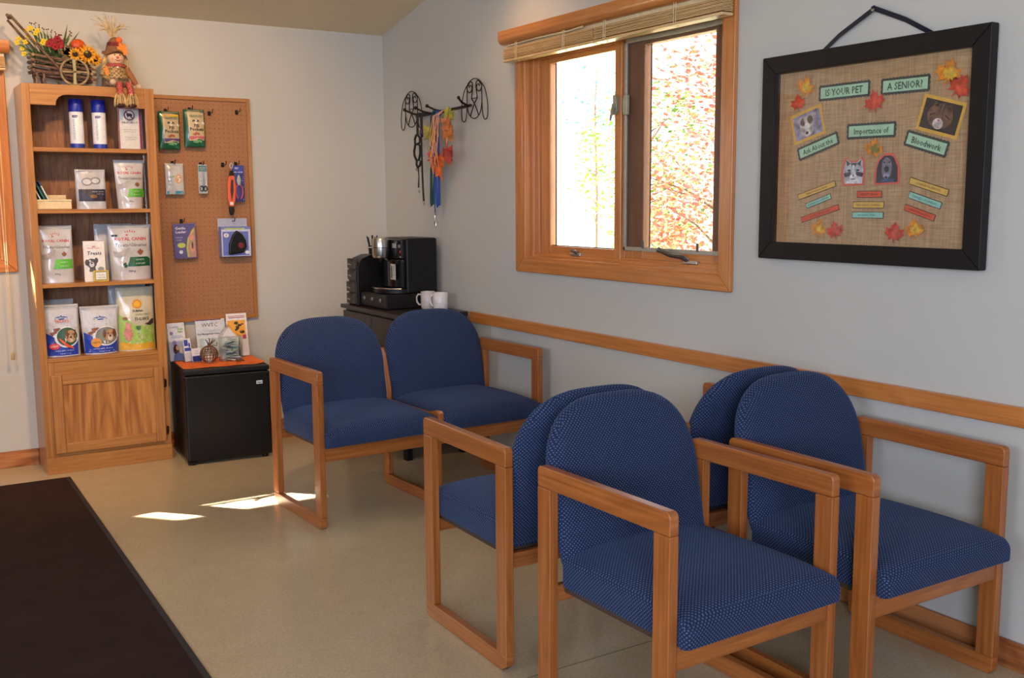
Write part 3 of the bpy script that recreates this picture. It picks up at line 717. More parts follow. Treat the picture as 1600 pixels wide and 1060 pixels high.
bag('tall white treat bag with bright green band on the second shelf', 'bag', (-1.524, -.18, 1.313), .148, .246, .06, PALE, rc(.148, .246, (88, 178, 50)), taper=.18)
# shelf 3
bag('white treat bag with lime band at the left end of the third shelf', 'bag', (-1.892, -.17, .95), .158, .283, .06, PALE, rc(.158, .283, LIME))
bag('silver-edged treat bag mostly hidden behind the wide green-banded bag', 'bag', (-1.600, -.09, .95), .19, .285, .05, SILVER,
    [('side_lettering', (70, 76, 110), [rect(-.085, -.06, .05, .2)])], rz=.06)
bag('wide white treat bag with dark green band at the right of the third shelf', 'bag', (-1.535, -.165, .95), .212, .282, .07, PALE, rc(.2, .282, DGREEN,
    [('green_emblem', DGREEN, [ellpts(-.035, .075, .011, .013, 16)]), ('corner_emblem', NAVY, [ellpts(-.085, .226, .008, .006, 10), ellpts(-.07, .226, .008, .006, 10)])]), taper=.06)
t = thing('treat_box', 'slim white treats carton with a dog picture on the third shelf', 'box', (-1.722, -.215, .95), rad(-4))
bx('carton', WHITE, t, -.050, .050, -.012, .012, 0, .203, bevel=.001)
prints(t, [('logo', RED, crown(0, .172, .008)+[('ROYAL CANIN', 0, .164, .0085)]), ('lettering', INK, [('Treats', 0, .134, .026, dict(ital=.1, bold=.01))]),
           ('dog_picture', (90, 88, 92), [ellpts(-.014, .092, .024, .024, 18), ellpts(-.036, .096, .010, .016, 12), ellpts(.008, .106, .009, .014, 12), [(-.028, .05), (.006, .05), (.0, .08), (-.022, .08)]]),
           ('dog_muzzle', (205, 203, 203), [ellpts(-.014, .086, .012, .014, 14), ellpts(-.022, .104, .005, .006, 10)]), ('dog_nose', (25, 24, 26), [ellpts(-.014, .093, .005, .004, 10)]),
           ('second_dog_picture', (150, 148, 152), [ellpts(.028, .062, .015, .012, 14)])], y0=-.0125)
t = thing('price_card', 'small yellow-framed card in front of the slim treats carton', 'card', (-1.700, -.245, .95))
bx('frame', pm((214, 178, 60), .45), t, -.036, .036, -.003, .002, .001, .056, bevel=.001)
prints(t, [('mat_board', (70, 110, 80), [rect(-.029, .029, .007, .050)]), ('card', (232, 230, 220), [rect(-.026, .026, .010, .047)]), ('lettering', (60, 80, 110), [('Special', 0, .032, .009), ('order only', 0, .018, .009)])], y0=-.0032)
bx('strut', pm((214, 178, 60), .45), t, -.01, .01, .0, .02, .001, .004)
# shelf 4
def hills(w, h, orange, wide=False):
    e = [('upper_fade', (206, 208, 216), [rect(-w*.46, w*.46, h*.55, h*.9)]),
         ('blue_field', (36, 66, 176), [[(-w*.45, .004), (w*.45, .004), (w*.46, h*.40), (w*.2, h*.30), (-w*.1, h*.32), (-w*.46, h*.46)]]),
         ('logo', (40, 90, 160), [ellpts(0, h*.74, w*.20, h*.035, 20), [(-w*.05, h*.76), (0, h*.80), (w*.05, h*.76)]]),
         ('logo_lettering', (235, 238, 245), [('PRESCRIPTION DIET', 0, h*.73, w*.045, dict(bold=.02))]),
         ('white_swoosh', (232, 232, 236), [ellpts(w*.12, h*.37, w*.36, h*.205, 26)]),
         ('photo', (44, 92, 66) if orange else (120, 130, 120), [ellpts(w*.14, h*.375, w*.31, h*.18, 24)]),
         ('dog_face', (196, 150, 110), [ellpts(w*.24, h*.38, w*.16, h*.125, 18)]), ('dog_ear', (110, 70, 46), [ellpts(w*.08 if not orange else w*.12, h*.42, w*.05, h*.09, 12)]), ('dog_ear', (110, 70, 46), [ellpts(w*.37, h*.42, w*.05, h*.09, 12)]),
         ('dog_muzzle', (228, 214, 200), [ellpts(w*.24, h*.33, w*.075, h*.06, 14)]),
         ('dog_features', (34, 28, 28), [ellpts(w*.24, h*.365, w*.035, h*.02, 10), ellpts(w*.18, h*.42, w*.016, h*.012, 8), ellpts(w*.30, h*.42, w*.016, h*.012, 8)]),
         ('treats_picture', (140, 84, 50), [rotpts(rect(-w*.16, w*.1, -h*.02, h*.03), -w*.2, h*.47, .4), rotpts(rect(-w*.12, w*.12, -h*.02, h*.025), -w*.22, h*.40, -.5), rotpts(rect(-w*.1, w*.12, -h*.02, h*.03), -w*.16, h*.52, .1)]),
         ('small_lettering', (214, 220, 240), [('canine with chicken', w*.02, h*.10, w*.07), ('net wt 11 oz', w*.05, h*.045, w*.06)])]
    if orange: e += [('orange_swoosh', (226, 88, 50), [[(-w*.32, h*.27), (-w*.1, h*.32), (w*.1, h*.18), (w*.32, h*.13), (w*.3, h*.165), (w*.12, h*.235), (-w*.1, h*.36)]]), ('round_badge', (214, 56, 64), [ellpts(-w*.26, h*.20, w*.16, h*.06, 20)]), ('badge_lettering', (240, 225, 225), [('LIGHT', -w*.26, h*.185, w*.08, dict(bold=.02))]), ('treats_lettering', (214, 70, 50), [('TREATS', 0, h*.655, w*.12, dict(bold=.01))])]
    else: e += [('round_badge', (226, 150, 50), [ellpts(-w*.16, h*.24, w*.14, h*.10, 20)]), ('badge_lettering', (120, 110, 40), [('NEW', -w*.16, h*.225, w*.09, dict(bold=.02))])]
    return e
bag('rear blue and white treat bag, only its pale top showing behind the red-badged bag', 'bag', (-1.885, -.07, .582), .15, .275, .045, PALE, [], rz=.05)
bag('blue and white dog treat bag with round red badge, left on the lowest open shelf', 'bag', (-1.893, -.19, .582), .168, .258, .06, PALE, hills(.16, .258, True))
bag('blue and white dog treat bag with round orange badge, middle of the lowest open shelf', 'bag', (-1.712, -.2, .582), .188, .242, .07, PALE, hills(.175, .242, False), taper=.16)
bag('grey-white bag standing behind the yellow and green litter bag', 'bag', (-1.545, -.075, .582), .19, .335, .05, SILVER, [], rz=.04)
bag('tall cream, green and yellow litter bag with an orange sun on the lowest open shelf', 'bag', (-1.530, -.18, .582), .186, .328, .08, plastic((222, 216, 186), .35),
    [('green_field', (158, 196, 90), [[(-.085, .03), (.085, .03), (.085, .130), (-.015, .13), (-.03, .15), (-.085, .19)]]), ('yellow_foot', (222, 172, 50), [[(-.088, .004), (.088, .004), (.086, .04), (-.02, .034), (-.086, .05)]]),
     ('sun_rays', (226, 138, 40), [[(.005+.0265*(1 if i % 2 else .82)*math.cos(i*PI/12), .240+.0265*(1 if i % 2 else .82)*math.sin(i*PI/12)) for i in range(24)]]), ('sun_disc', (236, 186, 50), [ellpts(.005, .240, .0165, .0165, 20)]),
     ('brand_lettering', (40, 40, 40), [('PURINA', .006, .200, .0145, dict(bold=.03))]), ('title_upper', (110, 130, 90), [("yesterday's", .030, .182, .017)]), ('title_lower', (60, 66, 50), [('news', .025, .156, .036, dict(bold=.0))]),
     ('bird_picture', (70, 50, 56), [[(.036, .138), (.055, .142), (.072, .158), (.086, .162), (.084, .138), (.066, .128), (.05, .131)]]),
     ('rabbit_picture', (206, 130, 120), [ellpts(-.048, .088, .022, .036, 16), ellpts(-.046, .13, .014, .02, 14), [(-.056, .14), (-.06, .175), (-.048, .145)], [(-.046, .145), (-.04, .178), (-.036, .142)]]),
     ('bird_on_leaf', (150, 110, 60), [ellpts(-.058, .168, .012, .008, 10)]), ('leaf_emblem', (60, 110, 50), [[(-.008, .128), (.014, .128), (.014, .112), (.003, .104), (-.008, .112)]]),
     ('bullet_marks', (80, 110, 60), [ellpts(.002, .088, .003, .003, 8), ellpts(.002, .074, .003, .003, 8)])], taper=-.02)
# goods hanging on the pegboard
GREENP = plastic((20, 96, 58), .3)
def pocket(label, X, Z, band, yellow, rz):
    w, h = .112, .2
    it = [('label_panel', (206, 182, 140), [[(-.036, .196), (.050, .196), (.052, .05), (.048, .036), (-.030, .034)]]),
          ('logo_lettering', (92, 118, 90), [('GREENIES', .008, .158, .0165, dict(bold=.03))]),
          ('dog_icon', (50, 44, 44), [ellpts(-.004, .138, .008, .007, 12), ellpts(.016, .138, .008, .007, 12)]), ('dog_icon_face', (236, 232, 228), [ellpts(.006, .134, .009, .011, 14)]),
          ('title_lettering', (66, 60, 46), [('Pill', .008, .106, .023, dict(bold=.03)), ('Pockets', .010, .087, .0235, dict(bold=.03))]),
          ('pocket_picture', (170, 90, 50), [ellpts(.006, .070, .018, .009, 14)]), ('coloured_band', band, [[(-.030, .058), (.052, .058), (.050, .042), (.01, .050), (-.028, .036)]]),
          ('bottom_emblem', (120, 176, 120), [ellpts(.012, .030, .024, .008, 16)]), ('price_sticker', (230, 228, 222), [rotpts(rect(-.009, .009, -.006, .006), .044, .128, -.3)])]
    if yellow: it.append(('yellow_strip', (222, 184, 50), [rect(-.036, .050, .170, .184)]))
    return bag(label, 'bag', (X, -.05, Z), w, h, .035, GREENP, it, rz=rz, name='treat_pouch', hang=True, group='green treat pouches on the pegboard')
pocket('green treat pouch with purple band, leftmost on the pegboard', -1.279, 1.622, (96, 66, 130), True, .04)
pocket('green treat pouch with pink band, second from left on the pegboard', -1.146, 1.637, (208, 100, 110), False, -.04)
bag('white waisted wipes packet with blue lower edge on the pegboard', 'packet', (-1.262, -.045, 1.385), .098, .165, .03, plastic((226, 226, 222)),
    [('blue_foot', (70, 160, 190), [[(-.046, .002), (.046, .002), (.042, .02), (-.042, .018)]]), ('brand_line', (220, 150, 130), [rect(-.028, .02, .128, .134)]),
     ('green_bottle', (150, 196, 70), [rect(-.012, -.002, .03, .1)]), ('orange_circle', (236, 150, 60), [ellpts(.018, .082, .016, .024, 18)]), ('circle_field', (230, 230, 226), [ellpts(.018, .082, .011, .018, 16)]),
     ('lettering', (60, 150, 180), [('Oral', -.026, .088, .016), ('care', -.026, .068, .014), ('wipes', -.024, .048, .012)]), ('small_text', GREY, [rect(.008, .028, .078, .081), rect(.008, .028, .086, .089)])], name='wipes_packet', hang=True)
def card_pack(label, cat, name, X, Y, Z, w, h, col, items, rz=0., blister=None, tilt=0.):
    t = thing(name, label, cat, (X, Y, Z), rz); t.rotation_euler = (0, tilt, rz)
    bx('backing_card', pm(col, .4), t, -w/2, w/2, -.002, .0, 0, h, bevel=.0008); prints(t, items, y0=-.0022)
    return t
t = card_pack('narrow clear packet with small black-handled scissors on the pegboard', 'packet', 'scissors_packet', -1.113, -.05, 1.39, .048, .155, (196, 200, 200), [('header', (90, 130, 130), [rect(-.022, .022, .118, .150)]), ('header_lettering', (230, 235, 235), [('Grooming', 0, .136, .008), ('scissors', 0, .126, .008)])])
m = MB(); m.tube([(x, -.010, z) for x, z in ellpts(-.010, .026, .009, .013, 12)], .003, 6, closed=True); m.tube([(x, -.010, z) for x, z in ellpts(.010, .026, .009, .013, 12)], .003, 6, closed=True); m.obj('scissor_handles', BLACK, t)
m = MB(); m.prism([(-.006, .038), (.0, .04), (.004, .11), (.001, .112)], -.011, -.009); m.prism([(.006, .038), (.0, .04), (-.004, .11), (-.001, .112)], -.0135, -.0115); m.obj('blades', METAL, t)
bx('blister', M_CLEAR, t, -.021, .021, -.02, -.004, .005, .118, bevel=.003)
t = thing('nail_clipper', 'orange and black retractable tool hanging in a clear sleeve on the pegboard', 'tool', (-.972, -.05, 1.275)); t.rotation_euler = (0, rad(4), 0)
def blob(m, pts, y0, y1): m.prism(pts, y0, y1)
m = MB(); blob(m, [(-.018, .21), (.012, .215), (.024, .16), (.024, .08), (.014, .04), (-.008, .04), (-.020, .09), (-.024, .17)], -.022, -.004); m.obj('orange_body', pm((226, 96, 50), .3), t, bevel=.006)
m = MB(); blob(m, [(-.010, .045), (.014, .045), (.020, .02), (.012, -.004), (-.002, -.004), (-.010, .02)], -.024, -.004); blob(m, [(-.016, .208), (.012, .212), (.008, .24), (-.012, .24)], -.02, -.006); m.obj('black_ends', BLACK, t, bevel=.004)
m = MB(); blob(m, [(-.006, .19), (.006, .19), (.010, .13), (.002, .07), (-.008, .13)], -.0245, -.0222); m.obj('dark_inlay', pm((60, 40, 44), .3), t, bevel=.001)
m = MB(); blob(m, rect(-.008, .010, .052, .068), -.0248, -.0235); m.obj('white_tag', WHITE, t)
m = MB(); m.tube([(x, -.012, z+.01) for x, z in ellpts(-.004, .256, .008, .014, 12)], .0018, 6, closed=True); m.obj('clear_loop', pm((210, 212, 214), .2), t)
t = card_pack('royal-blue card of pliers-style nail clippers at the right of the pegboard', 'packet', 'clippers_card', -.916, -.045, 1.345, .066, .198, (48, 56, 140),
    [('header', (64, 76, 160), [rect(-.03, .03, .165, .194)]), ('header_lettering', (226, 228, 240), [('PET', -.008, .178, .013, dict(bold=.02)), ('NAIL CLIPPER', 0, .158, .0085, dict(bold=.02))])])
for s in (-1, 1):
    m = MB(); m.tube([(s*.004, -.01, .10), (s*.018, -.012, .075), (s*.020, -.012, .045), (s*.010, -.012, .015)], [.003, .004, .005, .004], 8); m.obj('handle', pm((200, 60, 60), .35), t)
m = MB(); blob(m, [(-.006, .09), (.006, .09), (.012, .115), (.008, .135), (0, .148), (-.008, .135), (-.012, .115)], -.015, -.006); m.obj('jaws', METAL, t, bevel=.002)
bx('blister', M_CLEAR, t, -.028, .028, -.02, -.003, .004, .152, bevel=.004)
t = card_pack('purple head-halter card in clear plastic, lower left on the pegboard', 'packet', 'halter_card', -1.222, -.045, 1.040, .120, .188, (88, 72, 138),
    [('photo_area', (196, 150, 120), [[(.014, .006), (.056, .006), (.056, .17), (.036, .15), (.014, .10), (.008, .06)]]), ('lime_arc', (190, 210, 80), [[(.010, .006), (.016, .006), (.014, .06), (.024, .11), (.052, .155), (.052, .163), (.016, .112), (.006, .06)], ellpts(-.02, .072, .022, .014, 16)]),
     ('lettering', (228, 224, 238), [('Gentle', -.022, .158, .020, dict(bold=.03)), ('Leader', -.020, .138, .020, dict(bold=.03)), ('Headcollar', -.03, .112, .009), ('no-pull', -.032, .098, .009), ('M', -.03, .030, .012)]),
     ('round_mark', (220, 222, 230), [ellpts(-.024, .036, .010, .010, 14)]), ('dog_picture', (226, 150, 130), [ellpts(.034, .115, .014, .016, 14), ellpts(.036, .06, .012, .03, 14)]), ('halter_picture', (60, 60, 60), [ellpts(.038, .07, .005, .02, 10)])], tilt=rad(-1))
bx('blister', M_CLEAR, t, -.064, .064, -.018, -.003, -.004, .195, bevel=.006)
t = thing('leash_box', 'lavender boxed retractable leash with black oval handle, lower right on the pegboard', 'box', (-.952, -.075, 1.043))
bx('box', pm((120, 132, 190), .35), t, -.082, .084, -.0, .05, 0, .165, bevel=.001); bx('header_flap', pm((176, 178, 196), .35), t, -.085, .080, .046, .049, .14, .21, bevel=.001)
prints(t, [('frame_panel', (196, 204, 224), [rect(-.080, .082, .002, .150)]), ('inner_panel', (106, 120, 190), [rect(-.074, .070, .006, .138)]), ('lime_strip', (176, 200, 90), [rect(-.064, .050, .150, .157)]),
           ('logo', (230, 226, 214), [ellpts(-.054, .118, .014, .012, 14)]), ('logo_letter', (50, 56, 100), [('f', -.054, .112, .018, dict(bold=.03))]), ('white_spot', (236, 236, 238), [ellpts(.06, .022, .012, .010, 14)])], y0=-.0005)
m = MB(); m.prism([(-.048, .010), (.036, .020), (.056, .055), (.050, .09), (.030, .125), (.0, .146), (-.024, .118), (-.044, .07)], -.022, -.002); lh = m.obj('leash_handle', BLACK, t, bevel=.008, segs=3)
m = MB(); m.lathe([(.016, -.026), (.016, -.0225)], (.020, 0, .062), 16, 'y'); m.obj('red_button', pm((120, 24, 30), .4), lh)
# ------------------------------------------------------------------ twig wheelbarrow of autumn flowers on the bookcase
TWIG = pm((112, 84, 66), .85, name='twig', bump=.5, bs=120, noise=.2); TWIG2 = pm((150, 130, 96), .85, name='pale_twig', bump=.4, bs=120, noise=.15)
GREEN = pm((66, 92, 40), .7, name='leaf_green', noise=.2)
t = thing('flower_cart', 'rustic twig wheelbarrow full of yellow, red and orange autumn flowers on top of the bookcase', 'flower cart', (-1.81, -.16, 1.91))
def stick(name, p, q, r=.006, mat=TWIG, par=None):
    p, q = Vector(p), Vector(q); k = (q-p)*.5; m = MB(); j = lambda: random.uniform(-.0025, .0025)
    m.tube([p, p+k*.5+Vector((j(), j(), j())), p+k+Vector((j(), j(), j())), p+k*1.5+Vector((j(), j(), j())), q], [r*random.uniform(.85, 1.1) for _ in range(5)], 7); return m.obj(name, mat, par or t)
dz = -.115   # sides sink towards the right like the tipped barrow
for i, z in enumerate((.058, .082, .106, .130)):
    for y in (-.065, .06): stick('side_twig', (-.145, y, z+.012), (.15, y, z-.022), .0065)
    for x, dd in ((-.135, .022), (.125, -.008)): stick('end_twig', (x, -.08, z+dd-.012), (x, .078, z+dd-.012), .0075, TWIG2 if i % 2 else TWIG)
for y in (-.04, -.015, .01, .035): stick('floor_twig', (-.13, y, .055), (.13, y, .03), .006)
for x in (-.118, -.085): 
    for y in (-.055, .05): stick('leg', (x, y, .0), (x-.004, y, .07), .006)
stick('handle', (.0, -.078, .055), (-.225, -.072, .315), .0065); stick('handle', (.0, .07, .055), (-.225, .02, .305), .0065); stick('handle_grip', (-.235, -.075, .312), (-.212, .03, .318), .009)
m = MB(); m.tube([(.045+.063*math.cos(a), -.088, .066+.063*math.sin(a)) for a in [2*PI*i/24 for i in range(24)]], .0055, 7, closed=True); wh = m.obj('wheel', TWIG2, t)
stick('spoke', (.045, -.088, .006), (.045, -.088, .126), .0085, pm((176, 168, 120), .8), wh); stick('spoke', (-.012, -.088, .066), (.102, -.088, .066), .005, TWIG2, wh)
m = MB(); m.tube([(.045+.063*math.cos(a), .085, .066+.063*math.sin(a)) for a in [2*PI*i/24 for i in range(24)]], .0055, 7, closed=True); m.obj('wheel', TWIG2, t)
stick('axle', (.045, -.1, .066), (.045, .1, .066), .006)
def leafblade(m, p, q, w):
    p, q = Vector(p), Vector(q); d = q-p; s_ = d.cross(Vector((0, 1, 0))).normalized()*w; mid = p+d*.5+Vector((0, -.01, .01))
    a = [m.bm.verts.new(v) for v in (p, mid-s_, q, mid+s_)]; m.bm.faces.new(a)
m = MB(); rnd = random.Random(4)
for i in range(70):
    x = rnd.uniform(-.14, .12); leafblade(m, (x*.8, rnd.uniform(-.04, .04), .10), (x+rnd.uniform(-.05, .04), rnd.uniform(-.08, .06), rnd.uniform(.14, .235-.05*abs(x+.03)/.1)), rnd.uniform(.004, .010))
for q in ((.038, -.02, .305), (.092, -.03, .275), (-.05, -.03, .25), (-.07, 0, .26)): leafblade(m, (.0, 0, .12), q, .006)
m.obj('greenery', GREEN, t, smooth=0, recalc=False)
def blossoms(name, col, pts, r, k=5):
    m = MB()
    for p in pts:
        for j in range(k):
            a = 2*PI*j/k+p[0]*50; m.ell((p[0]+r*.7*math.cos(a), p[1]-r*.3, p[2]+r*.7*math.sin(a)), (r*.55, r*.35, r*.55), 6, 5)
    return m.obj(name, pm(col, .6, name='petal'), t)
blossoms('yellow_flowers', (232, 200, 30), [(-.19, -.05, .21), (-.165, -.07, .195), (-.15, -.06, .225), (-.128, -.05, .205), (-.155, -.05, .25), (-.135, -.05, .265), (-.115, -.06, .24), (-.178, -.06, .165), (-.172, -.06, .14), (-.09, -.08, .195), (-.082, -.07, .205), (-.2, -.06, .19), (-.105, -.05, .255)], .011, 4)
blossoms('berries', (96, 16, 30), [(rnd.uniform(-.15, .015), rnd.uniform(-.05, .03), 0) for _ in range(0)]+[(-.130+.018*i, -.03, .293-.0075*i+rnd.uniform(-.006, .006)) for i in range(8)]+[(-.02, -.03, .235), (.0, -.03, .245), (.047, -.03, .262), (.046, -.03, .248), (-.012, -.04, .222), (-.14, -.04, .252), (.01, -.03, .225)], .0065, 2)
blossoms('dark_red_flowers', (150, 20, 36), [(-.062, -.08, .192), (-.045, -.07, .205), (-.02, -.06, .222), (-.008, -.05, .21), (-.035, -.08, .18), (-.01, -.07, .19)], .014, 6)
m = MB()
for p in [(-.19, -.05, .21), (-.165, -.07, .195), (-.15, -.06, .225), (-.155, -.05, .25), (-.135, -.05, .265), (-.115, -.06, .24), (-.178, -.06, .165), (-.172, -.06, .14), (-.09, -.08, .195), (-.2, -.06, .19)]+[(-.130+.018*i, -.03, .293-.0075*i) for i in range(8)]+[(-.02, -.03, .235), (.047, -.03, .262), (.046, -.03, .248), (-.062, -.08, .192), (-.02, -.06, .222)]:
    b = (p[0]*.35-.03, -.02, .12); m.tube([b, ((p[0]+b[0])/2-.004, (p[1]+b[1])/2, (p[2]+b[2])/2+.012), p], .0012, 4)
    leafblade(m, ((p[0]+b[0])/2, p[1], (p[2]+b[2])/2), (p[0]-.004, p[1]-.01, p[2]-.012), .004)
m.obj('stems', GREEN, t, smooth=0, recalc=False)
# small pumpkin
m = MB(); rings = []
for i in range(10):
    th = -PI/2+PI*i/9; rings.append([(.075+.036*math.cos(th)*(1-.10*abs(math.sin(4*a)))*math.cos(a), -.045+.036*math.cos(th)*(1-.10*abs(math.sin(4*a)))*math.sin(a), .198+.032*math.sin(th)) for a in [2*PI*k/32 for k in range(32)]])
m.loft(rings); m.obj('small_pumpkin', pm((214, 84, 28), .45, noise=.12), t)
def sunflower(cx, cy, cz, R, tilt=0.):
    m = MB()
    for ring, n_, rr, dy in ((0, 13, 1, 0), (1, 11, .82, -.006)):
        for k in range(n_):
            a = 2*PI*k/n_+ring*.2; c, s = math.cos(a), math.sin(a)
            pr_ = [(.25, 0), (.6, .16), (1*rr, 0), (.6, -.16)]
            vs = [m.bm.verts.new((cx+R*(p*c-q*s), cy+dy-(.006 if i in (1, 3) else 0)-(.012*p), cz+R*(p*s+q*c))) for i, (p, q) in enumerate(pr_)]; m.bm.faces.new(vs)
    o = m.obj('sunflower', pm((232, 158, 34), .6, noise=.15), t, recalc=False, smooth=0)
    m = MB(); m.ell((cx, cy-.012, cz), (R*.38, .010, R*.36)); m.obj('flower_centre', pm((46, 26, 20), .8, bump=.6, bs=300), o)
    m = MB(); m.ell((cx-.006, cy-.020, cz+.008), (R*.16, .006, R*.10)); m.obj('flower_eye', pm((150, 160, 50), .8), o)
sunflower(.108, -.085, .153, .050); sunflower(.052, -.08, .150, .034); sunflower(.145, -.06, .135, .036)
m = MB()
for x, z, a in ((.03, .165, .4), (.015, .15, 1.2), (.09, .13, 2.2), (.06, .12, .2)):
    p = rotpts([(u*.07, v*.07) for u, v in MAPLE], x, z, a); m.flat(p, -.075)
m.obj('brown_leaves', pm((96, 74, 34), .7), t, smooth=0)

# ------------------------------------------------------------------ scarecrow doll sitting on the bookcase
t = thing('scarecrow_doll', 'soft scarecrow doll with straw hair sitting on the top edge of the bookcase', 'doll', (-1.562, -.225, 1.91)); t.scale = (1.24, 1.24, 1.24)
STRAW = pm((206, 176, 122), .8, name='straw', noise=.12); PLAIDT = NT('brown_plaid')
co = PLAIDT.coord('Object'); ch = PLAIDT.n('TexChecker', Scale=120.); ch.inputs[1].default_value = lin((112, 84, 50)); ch.inputs[2].default_value = lin((176, 146, 96)); PLAIDT.l(co, ch.inputs[0]); PLAIDT.l(ch.outputs[0], PLAIDT.b.inputs['Base Color'])
REDP = NT('red_plaid'); co = REDP.coord('Object'); ch = REDP.n('TexChecker', Scale=160.); ch.inputs[1].default_value = lin((140, 40, 44)); ch.inputs[2].default_value = lin((190, 96, 84)); REDP.l(co, ch.inputs[0]); REDP.l(ch.outputs[0], REDP.b.inputs['Base Color'])
m = MB(); m.lathe([(.0, -.002), (.040, .0), (.050, .012), (.050, .040), (.042, .075), (.034, .095), (.018, .105)], (-.008, 0, 0), 20); bd = m.obj('body', PLAIDT.m, t)
m = MB(); m.lathe([(.050, .0), (.054, .004), (.052, .034), (.049, .038)], (-.008, 0, 0), 20); m.obj('shorts', pm((104, 86, 62), .85, noise=.3, bs=300), t)
m = MB(); m.ell((-.006, -.012, .119), (.034, .030, .031), 18, 13); hd = m.obj('head', pm((222, 182, 146), .8), t)
m = MB(); m.ell((-.004, -.043, .117), (.0055, .006, .005)); m.obj('nose', pm((206, 110, 90), .7), hd)
for s in (-1, 1):
    m = MB(); m.ell((-.004+s*.010, -.040, .127), (.0026, .002, .003), 8, 6); m.obj('eye', BLACK, hd)
    m = MB(); m.ell((-.004+s*.017, -.036, .113), (.006, .003, .005), 10, 7); m.obj('cheek', pm((222, 140, 120), .8), hd)
m = MB(); m.tube([(-.014, -.0395, .108), (-.004, -.0415, .104), (.006, -.0395, .108)], .0012, 5); m.obj('mouth', pm((150, 50, 50), .7), hd)
m = MB(); m.lathe([(.050, .134), (.046, .140), (.036, .144), (.033, .158), (.027, .178), (.016, .194), (.006, .200)], (-.006, 0, 0), 20)
for v in m.bm.verts:
    if v.co.z > .15: v.co.x += (v.co.z-.15)*.05
    if v.co.z < .142: v.co.z += .008*math.sin(3*math.atan2(v.co.y, v.co.x))-.02*max(0, v.co.x)/.05
m.obj('hat', pm((132, 92, 60), .8, bump=.5, bs=90, noise=.12), t)
m = MB(); m.lathe([(.031, .158), (.033, .162), (.029, .178), (.024, .18)], (-.004, 0, 0), 18); m.obj('hat_band', pm((110, 36, 34), .8, noise=.25, bs=300), t)
m = MB(); m.flat(rotpts([(u*.042, v*.042) for u, v in MAPLE], .014, .158, .4), -.040); m.flat(rotpts([(u*.034, v*.034) for u, v in MAPLE], .026, .142, 1.4), -.044); m.obj('hat_flower', pm((232, 130, 34), .7), t, smooth=0)
m = MB(); m.ell((.008, -.026, .186), (.013, .008, .013)); m.obj('hat_pompom', pm((226, 100, 40), .7), t)
m = MB(); rnd = random.Random(8)
for i in range(46):
    a = rnd.uniform(-1.0, 1.0); L_ = rnd.uniform(.05, .115); m.tube([(-.010, 0, .19), (-.012+math.sin(a)*L_*.4, rnd.uniform(-.01, .01), .19+L_*.55), (-.012+math.sin(a)*L_*.95, rnd.uniform(-.02, .02), .19+L_*math.cos(a)*.95)], .0011, 4)
m.obj('straw_tuft', STRAW, t, kind='stuff')
m = MB()
for s in (-1, 1):
    for i in range(26):
        x = -.006+s*rnd.uniform(.028, .044); y = rnd.uniform(-.02, .01); m.tube([(x*.9, y, .132), (x+s*.006, y, .105), (x+s*rnd.uniform(.004, .014), y, rnd.uniform(.04, .08))], .0012, 4)
m.obj('straw_hair', STRAW, t, kind='stuff')
m = MB(); m.lathe([(.028, .078), (.040, .082), (.042, .090), (.026, .097)], (-.006, -.004, 0), 18); m.obj('collar', REDP.m, t)
for s in (-1, 1):
    m = MB(); m.tube([(-.006+s*.036, -.005, .084), (-.006+s*.054, -.018, .05), (-.006+s*(.030 if s < 0 else .072), -.04 if s < 0 else -.02, .026 if s < 0 else .016)], [.013, .012, .010], 10); ar = m.obj('arm', pm((150, 96, 52), .85) if s > 0 else PLAIDT.m, t)
    m = MB(); m.ell((-.006+s*(.022 if s < 0 else .082), -.046 if s < 0 else -.022, .020 if s < 0 else .008), (.013, .010, .012)); m.obj('mitten', pm((196, 176, 150), .85), ar)
    m = MB(); x = -.006+(.002 if s < 0 else .036); m.tube([(x, -.01, .012), (x+s*.002, -.058, .010), (x+s*.004, -.068, -.016), (x+s*.004, -.070, -.034)], [.014, .013, .012, .013], 10); lg = m.obj('leg', REDP.m, t)
    m = MB()
    for i in range(44):
        a = rnd.uniform(0, 2*PI); rr = rnd.uniform(.006, .022); m.tube([(x+s*.006+rr*.7*math.cos(a), -.070+rr*.7*math.sin(a), -.026), (x+s*.006+rr*1.1*math.cos(a), -.070+rr*1.3*math.sin(a), -.050), (x+s*.006+rr*1.25*math.cos(a), -.070+rr*1.5*math.sin(a), -.074+rnd.uniform(-.004, .003))], .0013, 4)
    m.obj('straw_cuff', STRAW, lg, kind='stuff')
    m = MB(); m.ell((x+s*.004, -.078, -.074), (.017, .022, .009)); m.obj('shoe', pm((66, 34, 30), .7), lg)
m = MB(); m.ell((-.006, -.046, .078), (.004, .003, .004), 8, 6); m.obj('button', WHITE, t)
m = MB()
for k in range(3): m.flat(rotpts([(u*.026, v*.026) for u, v in MAPLE], -.044, .070-.012*k, k), -.028-.003*k)
m.obj('orange_flower_spray', pm((230, 130, 40), .7), t, smooth=0)

# ------------------------------------------------------------------ small fridge
FZ = .495
t = thing('mini_fridge', 'small black fridge on the floor between the bookcase and the blue two-seat bench', 'fridge', (-1.128, -.085, 0), rad(-5.0))
